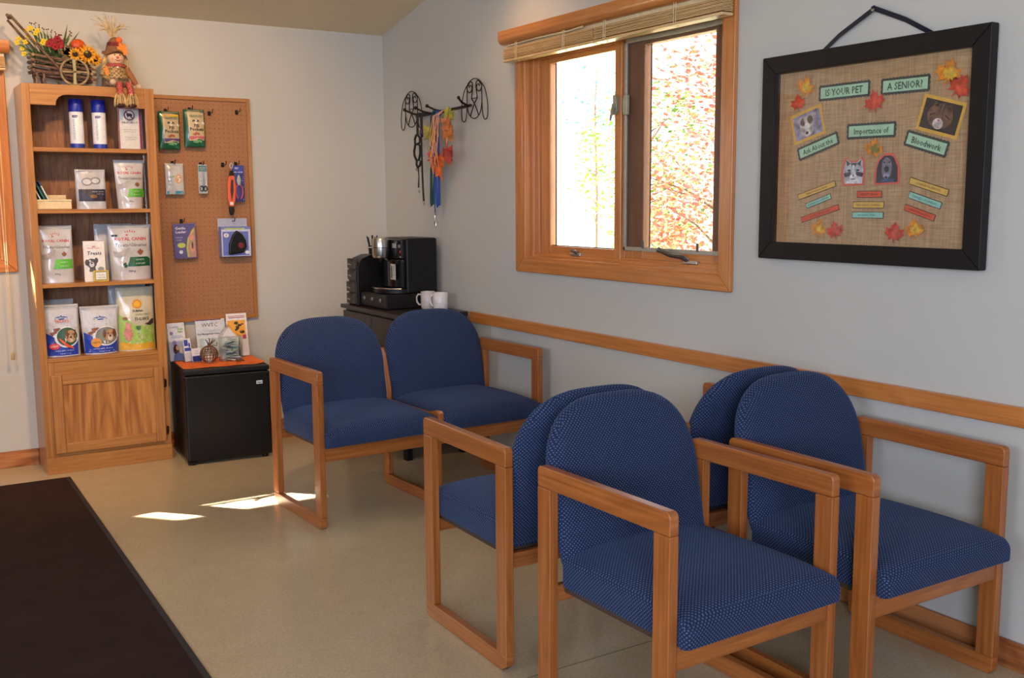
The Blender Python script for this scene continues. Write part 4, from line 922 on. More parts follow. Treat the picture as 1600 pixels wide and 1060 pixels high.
# local: x -.215...225, y 0..-.43
BK = pm((12, 11, 11), .42, name='black_enamel', bump=.06, bs=500, spec=.4); BK2 = pm((12, 11, 11), .36, name='black_door', spec=.4)
bx('body', BK, t, -.212, .222, -.385, 0, .02, FZ, bevel=.006)
bx('door', BK2, t, -.212, .222, -.432, -.391, .018, FZ-.03, bevel=.010, segs=3)
bx('door_gasket', pm((50, 50, 50), .7), t, -.204, .214, -.392, -.384, .03, FZ-.04)
bx('top_front_strip', BK, t, -.212, .222, -.43, -.385, FZ-.027, FZ-.001, bevel=.006)
for x in (-.18, .19):
    for y in (-.40, -.05): m = MB(); m.lathe([(.014, 0), (.016, .004), (.012, .021)], (x, y, 0), 12); m.obj('foot', BLACK, t)
bx('hinge_cap', BLACK, t, -.212, -.17, -.43, -.40, .008, .018)
prints(t, [('brand_plate', (206, 206, 208), [rect(.150, .182, .398, .416)]), ('plate_lettering', (50, 52, 70), [('Haier', .166, .403, .011, dict(bold=.03))])], y0=-.4322)
# orange cloth
t = thing('orange_cloth', 'orange cloth runner lying on top of the black fridge', 'cloth', (-1.128, -.085, FZ), rad(-5.0))
m = MB(); NX, NY = 18, 14; A = []
for j in range(NY+1):
    A.append([(-.205+.42*i/NX, -.365*(j/NY)-.0, .0025+.0015*math.sin(i*.9)*math.sin(j*.8)+(.006*max(0, (i/NX-.9))*10 if j > 10 else 0)) for i in range(NX+1)])
B = [[(x, y, z-.0018) for x, y, z in r] for r in A]; m.loft([a+b[::-1] for a, b in zip(A, B)]); m.obj('cloth', pm((226, 112, 34), .85, name='orange_felt', bump=.3, bs=400), t)
m = MB()
for x in (-.15, -.09, .02, .08, .15):
    vs = [m.bm.verts.new((x+u*.03, -.335+v*.022, .0052)) for u, v in MAPLE]; m.bm.faces.new(vs)
m.obj('printed_leaves', pm((196, 70, 26), .85), t, smooth=0)
t = thing('ribbon_scrap', 'tiny black bow lying on the orange cloth near its front edge', 'bow', (-1.055, -.395, FZ+.004), .2)
m = MB(); m.tube([(-.014, 0, .004), (-.022, .004, .008), (-.012, .002, .010), (0, 0, .004), (.012, .002, .010), (.022, -.004, .008), (.014, 0, .004)], .0025, 6); m.obj('bow', BLACK, t)
# leaflets and cards
FZ2 = FZ+.0045
def holder(label, X, Y, rz, w, h, col, items, cat='brochure', d=.03, hold=.55):
    t = thing('brochure_holder', label, cat, (X, Y, FZ2), rz); Rm = Matrix.Rotation(rad(-9), 3, 'X')
    for k in range(3): m = MB(); m.box(-w/2+k*.0015, w/2+k*.0015, .002+k*.004, .004+k*.004, .003, h-k*.004, rot=Rm, pivot=(0, 0, 0)); o = m.obj('leaflet', pm(col, .4), t)
    m = MB(); m.box(-w/2-.004, w/2+.004, -.006, -.004, 0, h*hold, rot=Rm, pivot=(0, 0, 0)); m.box(-w/2-.004, w/2+.004, .016, .018, 0, h*.92, rot=Rm, pivot=(0, 0, 0)); m.box(-w/2-.004, w/2+.004, -.006, .045, 0, .002); m.obj('clear_holder', M_CLEAR, t, smooth=0)
    fp = bpy.data.objects.new('leaflet_front', None)
    me_items = []
    mm = Matrix.Rotation(rad(-9), 4, 'X')
    k = 0
    for name, c, shapes in items:
        k += 1; m = MB()
        for sh in shapes:
            if isinstance(sh[0], str): textbm(m, *sh[:4], y=.0014-.0005*k-.0004, **(sh[4] if len(sh) > 4 else {}))
            else: m.flat(sh, .0014-.0005*k)
        m.xf(mm); m.obj(name, pm(c, .4, name='print'), t, smooth=0, recalc=False)
    return t
holder('tall pale leaflet in a clear holder at the left of the fridge top', -1.315, -.165, .10, .092, .205, (222, 226, 230),
    [('photo', (176, 186, 206), [rect(-.044, .044, .004, .105)]), ('heading', (120, 150, 190), [('healthy', -.012, .178, .018)]), ('green_heading', (140, 190, 110), [('pet', .022, .165, .022, dict(bold=.03)), ellpts(.02, .156, .016, .004, 10)]),
     ('purple_circles', (140, 130, 186), [ellpts(-.028, .150, .010, .010, 14), ellpts(-.016, .098, .012, .012, 14)]), ('small_lines', (170, 180, 210), [rect(-.03, .03, .125, .129), rect(-.03, .03, .134, .137)]),
     ('dark_hair', (60, 40, 34), [ellpts(-.010, .062, .016, .028, 16)]), ('face', (206, 160, 130), [ellpts(-.003, .070, .009, .012, 14)]), ('blue_shirt', (90, 110, 176), [[(-.03, .004), (.03, .004), (.024, .035), (.0, .046), (-.024, .035)]]), ('dog_picture', (220, 210, 196), [ellpts(.022, .056, .014, .018, 14)])])
holder('small blue and white card at an angle behind the low blue-based card on the fridge', -1.277, -.225, .25, .042, .125, (226, 228, 232), [('blue_panels', (60, 76, 160), [rect(-.018, .004, .085, .118), rect(-.018, .018, .058, .075), rect(.006, .016, .078, .1)])], cat='card', hold=.4)
holder('low white card with a dark blue base beside the wire pumpkin on the fridge', -1.243, -.262, .2, .052, .074, (226, 226, 230), [('blue_base', (44, 54, 130), [rect(-.025, .025, .004, .034)]), ('lettering', (100, 110, 170), [('Care', 0, .056, .012), ('Credit', 0, .044, .010)])], cat='card', hold=.3)
t = holder('white notice headed WVTC in a clear stand at the back of the fridge', -1.133, -.165, 0, .158, .213, (228, 228, 228),
    [('heading', (70, 70, 78), [('WVTC', -.004, .172, .030)]), ('purple_edge', (110, 50, 90), [rect(-.078, .06, .207, .2125)]), ('lettering', (60, 60, 66), [('Pain Management Center', -.010, .130, .0125, dict(bold=.02))]), ('lines', (190, 190, 196), [rect(-.05, .05, .152, .154), rect(-.05, .05, .145, .147)]),
     ('pale_picture', (200, 210, 206), [rect(-.066, .06, .02, .11)])], cat='notice', hold=.98)
t = holder('orange poster card with bees standing behind the clear house-shaped box on the fridge', -.995, -.19, -.02, .112, .238, (232, 228, 222),
    [('orange_field', (240, 170, 60), [[(-.052, .20), (-.052, .11), (.046, .11), (.046, .20)]]), ('pale_corner', (244, 220, 190), [[(-.052, .11), (.0, .11), (-.04, .16), (-.052, .17)]]), ('heading', (180, 90, 110), [rect(-.045, .045, .213, .217), rect(-.045, .045, .222, .225)]),
     ('bees', (66, 56, 40), [ellpts(-.004, .185, .012, .008, 12), ellpts(.010, .172, .016, .007, 12), ellpts(.002, .160, .010, .012, 12), ellpts(.026, .135, .014, .010, 12), ellpts(.030, .178, .008, .004, 8), ellpts(-.006, .148, .008, .006, 8)]),
     ('bee_bodies', (196, 150, 60), [ellpts(.0, .172, .006, .005, 10), ellpts(.022, .142, .006, .004, 10)]), ('red_box', (200, 60, 80), [rect(.026, .046, .096, .118)]), ('lower_white', (232, 228, 226), [rect(-.052, .024, .004, .10)])], cat='poster', hold=.5)
# wire pumpkin
t = thing('wire_pumpkin', 'brown wire and twig pumpkin ornament on the fridge', 'pumpkin', (-1.196, -.315, FZ2))
for k in range(9):
    a = PI*k/9; m = MB(); m.tube([(.046*math.cos(th)*math.cos(a), .046*math.cos(th)*math.sin(a), .046+.044*math.sin(th)) for th in [2*PI*i/28 for i in range(28)]], .0022, 5, closed=True); m.obj('rib', pm((110, 70, 36), .7, name='rusty_wire'), t)
for z, r in ((.03, .043), (.046, .046), (.066, .041)): m = MB(); m.tube([(r*math.cos(a), r*math.sin(a), z) for a in [2*PI*i/28 for i in range(28)]], .0020, 5, closed=True); m.obj('hoop', pm((110, 70, 36), .7, name='rusty_wire'), t)
m = MB()
for a, l_ in ((-.5, .03), (0, .038), (.6, .034), (1.1, .03)): m.tube([(0, 0, .088), (.012*math.sin(a), -.004, .10), (.03*math.sin(a)+.004, -.006, .088+l_), (.036*math.sin(a), 0, .092+l_)], [.004, .003, .0025, .002], 6)
m.tube([(.0, 0, .088), (.018, -.02, .094), (.034, -.03, .09), (.036, -.03, .11)], .002, 5); m.obj('stem', pm((92, 60, 34), .8), t)
m = MB(); m.lathe([(.016, .002), (.019, .006), (.019, .04), (.014, .043)], n=16); m.obj('candle', pm((226, 220, 206), .5), t)
# house-shaped clear box
t = thing('donation_box', 'clear house-shaped box with folded paper inside on the fridge', 'box', (-1.072, -.29, FZ2), rad(-4))
w, d, h, hr = .055, .038, .128, .19
m = MB()
for y in (-d, d-.002): m.prism([(-w, 0), (w, 0), (w, h), (-w, h)], y, y+.002)
m.prism([(-w, h), (w, h), (-.012, hr)], d-.002, d)
m.box(-w, -w+.002, -d, d, 0, h); m.box(w-.002, w, -d, d, 0, h); m.box(-w, w, -d, d, 0, .002)
m.obj('clear_walls', M_CLEAR, t, smooth=0)
m = MB(); m.prism([(-w-.002, h), (-.012, hr), (-.012, hr+.003), (-w-.005, h)], -d, d); m.obj('roof_left', M_CLEAR, t, smooth=0)
m = MB(); m.prism([(-.046, h-.004), (.040, h-.004), (-.012, hr-.012)], d-.006, d-.004); m.obj('gable_card', pm((226, 220, 216), .6), t)
rnd = random.Random(12)
for i in range(9):
    m = MB(); x, z = rnd.uniform(-.022, .022), .006+i*.012
    m.box(x-.026, x+.026, -.026, .026, z, z+.0025, rot=(Matrix.Rotation(rnd.uniform(-.35, .35), 3, 'X') @ Matrix.Rotation(rnd.uniform(-.3, .3), 3, 'Y') @ Matrix.Rotation(rnd.uniform(-.5, .5), 3, 'Z'))); m.obj('folded_note', pm(rnd.choice(((196, 206, 196), (176, 196, 190), (216, 220, 216), (160, 176, 170))), .8, noise=.25, bs=120), t)
bx('backing_paper', pm((206, 212, 206), .7, noise=.12, bs=60), t, -.05, .05, .030, .032, .003, .12)

# ------------------------------------------------------------------ coffee corner (against the right wall)
CZ = .762; DK = wood('dark_laminate', (26, 21, 19), (48, 40, 36), fine=60, cath=.2, rough=.4, coat=.1)
t = thing('coffee_cabinet', 'low dark brown two-door cabinet in the corner under the coffee machine', 'cabinet', (-.022, -.635, 0), -PI/2)
# local x right (world -y), -y towards the room
bx('top', DK, t, -.395, .395, -.392, 0, CZ-.022, CZ, bevel=.003)
bx('body', DK, t, -.385, .385, -.362, -.004, .11, CZ-.024, bevel=.002)
for s in (-1, 1):
    dr = bx('door', DK, t, -.383 if s < 0 else .002, -.002 if s < 0 else .383, -.381, -.364, .115, CZ-.035, bevel=.002)
    m = MB(); m.tube([(s*.03, -.385, .40), (s*.03, -.398, .41), (s*.03, -.398, .50), (s*.03, -.385, .51)], .004, 8); m.obj('handle', METAL, dr)
for x in (-.365, .365):
    for y in (-.36, -.03): bx('leg', BLACK, t, x-.022, x+.022, y-.012, y+.022, 0, .112, bevel=.002)
# pod drawer
t = thing('pod_drawer', 'low black three-section pod drawer under the coffee machine', 'drawer', (-.035, -.585, CZ), -PI/2)
bx('case', BLACK, t, -.158, .158, -.325, 0, .004, .082, bevel=.004)
for x in (-.105, 0, .105):
    dw = bx('drawer_front', MATTE, t, x-.050, x+.050, -.332, -.322, .014, .074, bevel=.003)
    m = MB(); m.lathe([(.003, 0), (.003, .008), (.011, .009), (.011, .013), (.0, .014)], (x, -.346, .050), 14, 'y'); m.obj('knob', METAL, dw)
for x in (-.14, .14): 
    for y in (-.30, -.03): m = MB(); m.lathe([(.010, 0), (.010, .005)], (x, y, 0), 10); m.obj('foot', BLACK, t)
# coffee machine
t = thing('coffee_machine', 'black single-cup coffee machine with brushed silver brew head in the corner', 'coffee machine', (-.05, -.60, CZ+.083), -PI/2)
SBLK = pm((13, 12, 13), .42, spec=.35, name='satin_black'); GLB = pm((14, 15, 18), .12, name='gloss_black')
bx('water_tank_body', SBLK, t, -.14, .142, -.185, 0, .0, .298, bevel=.010, segs=3)
m = MB(); pts = [(-.13, -.18), (.135, -.18), (.135, -.215), (.105, -.265), (.055, -.295), (0, -.302), (-.055, -.295), (-.10, -.265), (-.13, -.215)]
m.prism(pts, .0, .026, 'z'); m.obj('drip_base', SBLK, t, bevel=.004)
m = MB(); m.tube([(p[0]*1.02, p[1]*1.01, .027) for p in pts[2:]], .0045, 8); m.obj('silver_rim', METAL, t)
m = MB(); m.prism([(-.105, -.18), (.12, -.18), (.12, -.20), (.07, -.235), (-.05, -.235), (-.105, -.20)], .026, .185, 'z'); m.obj('front_column', GLB, t, bevel=.01, segs=3)
m = MB(); m.prism([(-.10, -.18), (.12, -.18), (.12, -.205), (.06, -.22), (-.04, -.22), (-.10, -.20)], .185, .292, 'z'); m.obj('control_housing', GLB, t, bevel=.008)
m = MB(); m.lathe([(.030, .188), (.043, .192), (.047, .20), (.047, .245)], (-.015, -.262, 0), 30); m.obj('brew_head', METAL, t)
m = MB(); m.lathe([(.047, .248), (.047, .290), (.043, .298), (.0, .301)], (-.015, -.262, 0), 30); lid = m.obj('brew_lid', METAL, t)
m = MB(); m.tube([(-.055, -.29, .246), (-.075, -.315, .246)], [.004, .003], 8); m.obj('lid_lever', METAL, lid)
m = MB(); m.lathe([(.0465, .245), (.0475, .2465), (.0465, .248)], (-.015, -.262, 0), 30); m.obj('dark_seam', BLACK, t)
m = MB(); m.lathe([(.010, .168), (.014, .188)], (-.015, -.262, 0), 14); m.obj('spout', BLACK, t)
bx('display', pm((150, 152, 146), .3), t, .045, .085, -.224, -.216, .245, .270, bevel=.002); bx('keypad', pm((110, 110, 108), .4), t, .096, .117, -.2145, -.207, .246, .264, bevel=.002)
m = MB(); m.ell((.112, -.2085, .226), (.005, .003, .008), 10, 7); m.obj('red_button', pm((210, 60, 60), .3), t)
m = MB(); m.ell((.113, -.208, .198), (.005, .003, .004), 10, 7); m.obj('blue_button', pm((130, 180, 230), .3), t)
bx('label', pm((188, 190, 180), .4), t, .045, .105, -.2365, -.2345, .075, .160, bevel=0, smooth=0)
prints(t, [('label_emblem', (24, 56, 52), [[(.052, .085), (.066, .08), (.070, .10), (.066, .148), (.058, .152), (.050, .13), (.056, .11)]]), ('label_lines', (120, 124, 116), [rect(.076, .1, .142, .145), rect(.076, .1, .132, .135), rect(.076, .1, .122, .125), rect(.076, .1, .112, .115), rect(.076, .1, .1, .103)]), ('label_red_mark', (170, 60, 50), [rect(.095, .1, .148, .156)])], y0=-.2368)
# caddy
t = thing('coffee_caddy', 'tall narrow black caddy with stacked small drawers left of the coffee machine', 'caddy', (-.10, -.352, CZ), -PI/2)
m = MB(); m.prism([(-.28, 0), (0, 0), (0, .22), (-.03, .262), (-.09, .282), (-.20, .282), (-.255, .262), (-.28, .22)], -.062, .066, 'x'); m.obj('case', BLACK, t, bevel=.004)
for i, z in enumerate((.010, .075, .142, .205)):
    yo = -.296 if i < 2 else -.288
    dw = bx('drawer', pm((62, 56, 50), .5), t, -.060, .050, yo, -.274, z, z+.056, bevel=.002); bx('finger_recess', BLACK, dw, -.022, .014, yo-.002, yo+.004, z+.042, z+.056)
    m = MB(); m.tube([(-.03, yo-.006, z+.025), (.012, yo-.008, z+.022)], .003, 6); m.obj('pull', METAL, dw)
t = thing('stirrer_cup', 'black cup of stirrers on top of the tall caddy', 'cup', (-.235, -.302, CZ+.282))
m = MB(); m.lathe([(.018, 0), (.020, .002), (.023, .045), (.021, .045), (.018, .004)], n=16); m.obj('cup', BLACK, t)
for k in range(8):
    a = k*2.4; m = MB(); m.tube([(.010*math.cos(a), .010*math.sin(a), .004), (.030*math.cos(a), .034*math.sin(a), .10+.008*math.sin(k*3))], .0026, 6); m.obj('stirrer', BLACK, t)
def mug(label, X, Y, ha, col):
    t = thing('mug', label, 'mug', (X, Y, CZ), ha, 'mugs on the coffee cabinet')
    m = MB(); m.lathe([(.030, 0), (.036, .003), (.039, .015), (.040, .092), (.0385, .094), (.037, .092), (.036, .015), (.0, .010)], n=28); m.obj('body', pm(col, .3), t)
    m = MB(); m.tube([(-.038, 0, .076), (-.055, 0, .078), (-.066, 0, .062), (-.064, 0, .038), (-.052, 0, .022), (-.038, 0, .022)], .005, 8); m.obj('handle', pm(col, .3), t)
    return t
mg = mug('white mug nearest the viewer on the coffee cabinet', -.115, -.895, -PI/2+.5, (226, 222, 220)); mug('second white mug half hidden behind the nearer mug', -.135, -.79, PI/2+.75+PI, (196, 190, 184))
f = lambda x, z: math.sqrt(max(0, .0402**2-x*x))
lb = bpy.data.objects.new('front_lettering', None)
m = MB(); textbm(m, 'good morning', 0, .038, .007, f=f); m.xf(Matrix.Rotation(-(-PI/2+.5)-.7, 4, 'Z')); m.obj('lettering', pm((120, 120, 126), .4), mg, smooth=0, recalc=False); bpy.data.objects.remove(lb)

# ------------------------------------------------------------------ dog-face wire coat hook (local x right = world -y)
t = thing('wire_hook_rack', 'bronze wire wall rack with a dog face at each end, near the corner', 'wall rack', (-.012, -.74, 1.84), -PI/2)
def crom(P, k=5):
    out = []
    for i in range(len(P)-1):
        p0, p1, p2, p3 = P[max(i-1, 0)], P[i], P[i+1], P[min(i+2, len(P)-1)]
        for j in range(k):
            q = j/k; out.append(tuple(.5*(2*b+(c-a)*q+(2*a-5*b+4*c-d)*q*q+(3*b-a-3*c+d)*q**3) for a, b, c, d in zip(p0, p1, p2, p3)))
    return out+[P[-1]]
def dogface(cx, cz, s):
    def W(name, pts, r=.0026, closed=False):
        m = MB(); m.tube([(cx+x*s*1.2, -.006, cz+z*s*.78) for x, z in (pts if closed else crom(pts))], r, 6, closed=closed); m.obj(name, IRON, t)
    W('head_outline', [(-.062, .085), (-.046, .105), (-.02, .12), (0, .124), (.02, .12), (.046, .105), (.062, .085)])
    W('face_wire', [(-.060, .085), (-.062, .02), (-.062, -.03), (-.052, -.085), (-.03, -.118), (0, -.130), (.03, -.118), (.052, -.085), (.062, -.03), (.062, .02), (.060, .085)])
    for k in (-1, 1):
        W('ear', [(k*.062, .088), (k*.085, .055), (k*.102, .0), (k*.110, -.06), (k*.108, -.12), (k*.096, -.142), (k*.080, -.138), (k*.068, -.10), (k*.063, -.04), (k*.062, .0)])
        W('eye_spiral', [(k*(.036+(.006+.0024*i)*math.cos(i*.75)), .07+(.008+.0034*i)*math.sin(i*.75)) for i in range(10)]+[(k*.052, .085), (k*.036, .108), (k*.018, .10), (k*.014, .07), (k*.020, .03), (k*.024, .0)], .003)
        W('muzzle_wire', [(k*.024, .0), (0, -.035), (-k*.02, -.075), (-k*.034, -.112)], .003)
    W('nose', [(-.024, .0), (.024, .0), (0, -.035)], .003, True)
dogface(-.338, .018, 1.0); dogface(.372, .018, 1.0)
m = MB(); m.tube([(-.28, -.004, -.028), (.332, -.004, -.014)], .007, 8); m.obj('bar', IRON, t)
for x in (-.235, -.10, .035): m = MB(); m.tube([(x, -.006, -.024), (x-.02, -.04, -.016), (x-.045, -.075, .004)], [.006, .006, .005], 8); m.ell((x-.046, -.077, .006), (.010, .010, .010), 8, 6); m.obj('peg', IRON, t)
m = MB(); m.tube([(.31, -.006, -.018), (.318, -.05, .0), (.322, -.07, .02)], [.006, .006, .005], 8); m.ell((.322, -.07, .022), (.009, .009, .009), 8, 6); m.obj('peg', IRON, t)
def strapthing(name, label, cat, loc, group=None): return thing(name, label, cat, loc, -PI/2, group)
BS = pm((20, 18, 20), .6, name='black_webbing')
t = strapthing('black_harness', 'black dog harness hanging at the left of the wire rack', 'harness', (-.07, -.632, 1.815))
m = MB(); m.strap([(-.030, .02, -.01), (-.032, .0, .006), (-.033, -.012, -.02), (-.034, -.012, -.12)], .026); m.strap([(.012, .02, -.01), (.012, .0, .006), (.014, -.012, -.02), (.016, -.012, -.13)], .028); m.obj('neck_straps', BS, t)
m = MB(); m.strap([(.012, -.014, -.10), (.016, -.014, -.24), (.022, -.014, -.40), (.030, -.014, -.475)], .018); m.obj('long_strap', BS, t)
m = MB(); m.tube([(-.052, -.012, -.115), (-.068, -.012, -.135), (-.066, -.012, -.16), (-.040, -.012, -.165), (-.008, -.012, -.155), (-.010, -.012, -.13), (-.03, -.012, -.115), (-.052, -.012, -.115)], .0065, 6)
m.tube([(-.060, -.014, -.165), (-.074, -.014, -.20), (-.072, -.014, -.225), (-.05, -.014, -.25), (-.02, -.014, -.25), (-.002, -.014, -.215), (-.004, -.014, -.175), (-.03, -.014, -.162)], .0065, 6, closed=True)
m.tube([(-.045, -.014, -.245), (-.05, -.014, -.275), (-.036, -.014, -.29), (-.008, -.014, -.28), (.004, -.014, -.255)], .0065, 6); m.obj('muzzle_loops', BS, t)
m = MB(); m.tube([(-.03, -.014, -.29), (-.024, -.014, -.34), (-.030, -.014, -.40)], [.004, .003, .005], 6); m.obj('thin_strap', BS, t)
m = MB(); m.box(.002, .030, -.020, -.012, -.115, -.09); m.obj('buckle', pm((40, 40, 44), .3), t, bevel=.003)
for x, z in ((-.024, -.42), (-.05, -.30), (.032, -.488)): m = MB(); m.tube([(x+a, -.014, z+b) for a, b in ellpts(0, 0, .007, .008, 10)], .0022, 5, closed=True); m.obj('ring', METAL, t)
def leash(label, y, cols, x0, x1, L_, dx):
    t = strapthing('dog_leash', label, 'leash', (-.055, y, 1.815), 'leashes on the wire rack'); b = pm(cols, .6, name='webbing')
    m = MB(); m.strap([(x0, .02, -.02), (x0, .0, .006), (x0, -.012, -.03), (x0+dx*.3, -.016, -.3), (x0+dx, -.016, -L_+.02), (x0+dx+.008, -.016, -L_), (x0+dx+.022, -.014, -L_+.01), (x0+.02+dx, -.012, -L_+.06), (x0+.02, -.006, -.3), (x0+.016, -.004, -.05), (x0+.010, .004, .004)], .016, side=(1, .35, 0)); m.obj('webbing', b, t)
    return t, b
t, b = leash('dark green folded dog leash hanging in the middle of the wire rack', -.735, (20, 66, 66), 0, 0, .50, -.012)
t, b = leash('bright blue folded dog leash hanging beside the dark green leash', -.778, (40, 78, 158), 0, 0, .505, .012)
m = MB(); m.strap([(-.002, -.02, -.04), (-.004, -.02, -.30), (-.004, -.02, -.55)], .010); m.obj('clip_strap', b, t)
m = MB(); m.tube([(-.004, -.02, -.55), (-.004, -.02, -.575), (.006, -.02, -.59), (.004, -.02, -.608), (-.010, -.02, -.60), (-.006, -.02, -.582)], .0035, 6); m.box(-.016, .008, -.024, -.016, -.545, -.535); m.obj('snap_clip', METAL, t)
t = strapthing('leaf_garland', 'garland of autumn maple leaves and orange raffia hanging on the wire rack', 'garland', (-.09, -.885, 1.81))
GL = ((.105, -.035, .085, (170, 160, 50), .2), (.105, -.125, .105, (214, 128, 62), -.2), (.104, -.225, .105, (176, 62, 46), .15), (-.075, -.115, .125, (170, 156, 60), -.3), (.010, -.275, .15, (222, 104, 40), .25), (-.055, -.245, .10, (196, 84, 44), -.6), (.120, -.075, .075, (222, 130, 70), .9))
for i, (x, z, s_, c, a) in enumerate(GL):
    s_ *= 1.2
    m = MB(); P_ = rotpts([(u*s_, v*s_) for u, v in MAPLE], x, z, a+(PI if i in (2, 4) else 0)); y = -.012-.004*i
    A = [m.bm.verts.new((p[0], y+.012*math.sin(p[0]*60), p[1])) for p in P_]; B = [m.bm.verts.new((p[0], y+.0012+.012*math.sin(p[0]*60), p[1])) for p in P_]
    m.bm.faces.new(A); m.bm.faces.new(B[::-1])
    for k in range(len(A)): m.bm.faces.new((A[k], B[k], B[(k+1) % len(A)], A[(k+1) % len(A)]))
    lf = m.obj('maple_leaf', pm(c, .6, noise=.14, bs=60, name='fabric_leaf'), t, smooth=0)
    m = MB(); m.tube([(x, y-.002, z), (x-.5*s_*math.sin(-a), y-.003, z+.45*s_)], .001, 4); m.obj('leaf_vein', pm((120, 70, 30), .7), lf)
m = MB(); rnd = random.Random(3)
for i in range(14):
    x0 = rnd.uniform(-.01, .06); w_ = rnd.uniform(-.03, .03); L_ = rnd.uniform(.12, .33)
    m.tube([(.03+rnd.uniform(-.01, .01), .0, .0), (x0, -.045, -.03), (x0+w_, -.05, -L_*.45), (x0-w_*.6-.02, -.05, -L_*.75), (x0-.02+rnd.uniform(-.03, .04), -.048, -L_)], .0016, 4)
m.obj('raffia', pm((226, 156, 106), .7), t, kind='stuff')

# ------------------------------------------------------------------ framed poster (local origin lower left corner, x right)
t = thing('framed_poster', 'large black-framed senior pet poster hanging from a black ribbon on the right wall', 'framed poster', (-.004, -3.120, 1.136), -PI/2)
FR = pm((24, 19, 19), .45, spec=.3, name='espresso_frame')
PW, PH, fw = .852, .683, .058
for pts, g in (([(0, 0), (PW, 0), (PW-fw, fw), (fw, fw)], 0), ([(0, PH), (fw, PH-fw), (PW-fw, PH-fw), (PW, PH)], 0), ([(0, 0), (fw, fw), (fw, PH-fw), (0, PH)], 2), ([(PW, 0), (PW, PH), (PW-fw, PH-fw), (PW-fw, fw)], 2)):
    m = MB(); m.prism([(p[0], p[1]) for p in pts], -.034, 0, 'y', grain=g); m.obj('frame_member', FR, t, bevel=.003)
def burlap():
    n = NT('burlap_backing'); co = n.coord('Object', (14, 14, 260)); a = n.n('TexNoise', Scale=1., Detail=3.); n.l(co, a.inputs[0])
    co2 = n.coord('Object', (260, 260, 12)); b = n.n('TexNoise', Scale=1., Detail=3.); n.l(co2, b.inputs[0])
    n.l(n.ramp(n.math('MULTIPLY', n.math('ADD', a.outputs[0], b.outputs[0]), .5), ((.36, (160, 124, 84)), (.64, (202, 166, 122)))), n.b.inputs['Base Color']); n.b.inputs['Roughness'].default_value = .8; return n.m
bx('backing', burlap(), t, fw-.004, PW-fw+.004, -.006, -.002, fw-.004, PH-fw+.004, smooth=0)
bx('glass', glass_mat(.07), t, fw-.003, PW-fw+.003, -.0245, -.023, fw-.003, PH-fw+.003, smooth=0)
MINT = (176, 214, 176); YEL = (226, 180, 80); AQ = (150, 208, 186); ORG = (222, 84, 48); DG = (62, 66, 62)
def scallop(cx, cz, w, h, a):
    pts = []; n1, n2 = int(w/.012), int(h/.012)
    for i in range(n1*2): pts.append((-w/2+w*i/(n1*2), -h/2-(.003 if i % 2 else 0)))
    for i in range(n2*2): pts.append((w/2+(.003 if i % 2 else 0), -h/2+h*i/(n2*2)))
    for i in range(n1*2): pts.append((w/2-w*i/(n1*2), h/2+(.003 if i % 2 else 0)))
    for i in range(n2*2): pts.append((-w/2-(.003 if i % 2 else 0), h/2-h*i/(n2*2)))
    return rotpts(pts, cx, cz, a)
def sign(txt, cx, cz, w, h, a, bg_, size, edge=DG, sc=True, ink=(44, 62, 50), bw=.006):
    m = MB(); m.flat(scallop(cx, cz, w, h, a) if sc else rotpts(rect(-w/2, w/2, -h/2, h/2), cx, cz, a), -.0085); b = m.obj('title_strip', pm(edge, .7), t, smooth=0)
    m = MB(); m.flat(rotpts(rect(-w/2+bw, w/2-bw, -h/2+bw, h/2-bw), cx, cz, a), -.0092); m.obj('strip_paper', pm(bg_, .7), b, smooth=0)
    m = MB(); textbm(m, txt, cx+size*.36*math.sin(a), cz-size*.36*math.cos(a), size, y=-.0098, angle=a, bold=.012 if sc else .0, squash=.86); m.obj('lettering', pm(ink, .7), b, smooth=0, recalc=False)
sign('IS YOUR PET', .331, .546, .200, .047, 0.0, MINT, .031)
sign('A SENIOR?', .560, .543, .170, .047, -.01, MINT, .031)
sign('Importance of', .442, .415, .182, .045, -.012, MINT, .0265)
sign('Ask About the', .232, .376, .172, .041, .285, MINT, .025)
sign('Bloodwork', .643, .365, .150, .045, -.295, MINT, .027)
for args in (('Yearly physical exam', .232, .232, .164, .020, .275, YEL), ('Regular bloodwork', .242, .197, .109, .019, .31, AQ), ('Watch for changes', .249, .156, .164, .020, .275, ORG),
             ('Weight change', .4455, .218, .096, .022, 0, ORG), ('Personality changes', .4425, .185, .121, .022, 0, YEL), ('Increased thirst', .4415, .153, .121, .021, 0, AQ),
             ('Changes in appetite', .6575, .2385, .140, .022, -.285, YEL), ('Stiffness or lameness', .647, .199, .119, .022, -.30, AQ), ('Change in activity', .6305, .162, .113, .021, -.30, ORG)):
    sign(args[0].upper(), *args[1:6], args[6], .0095, edge=(90, 60, 40), sc=False, ink=(110, 60, 40) if args[6] != AQ else (40, 110, 110), bw=.0022)
def photo(cx, cz, w, h, a, shapes, base):
    m = MB(); m.flat(rotpts(rect(-w/2, w/2, -h/2, h/2), cx, cz, a), -.0085); b = m.obj('photo_mount', pm((228, 176, 66), .7), t, smooth=0)
    m = MB(); m.flat(rotpts(rect(-w/2+.010, w/2-.010, -h/2+.010, h/2-.010), cx, cz, a), -.0090); m.obj('photo', pm(base, .5, noise=.2, bs=160), b, smooth=0)
    for k, (c, s_) in enumerate(shapes):
        m = MB()
        for sh in s_: m.flat(rotpts(sh, cx, cz, a), -.0094-.0004*k)
        m.obj('photo_detail', pm(c, .5, noise=.15, bs=200, name='photo_print'), b, smooth=0)
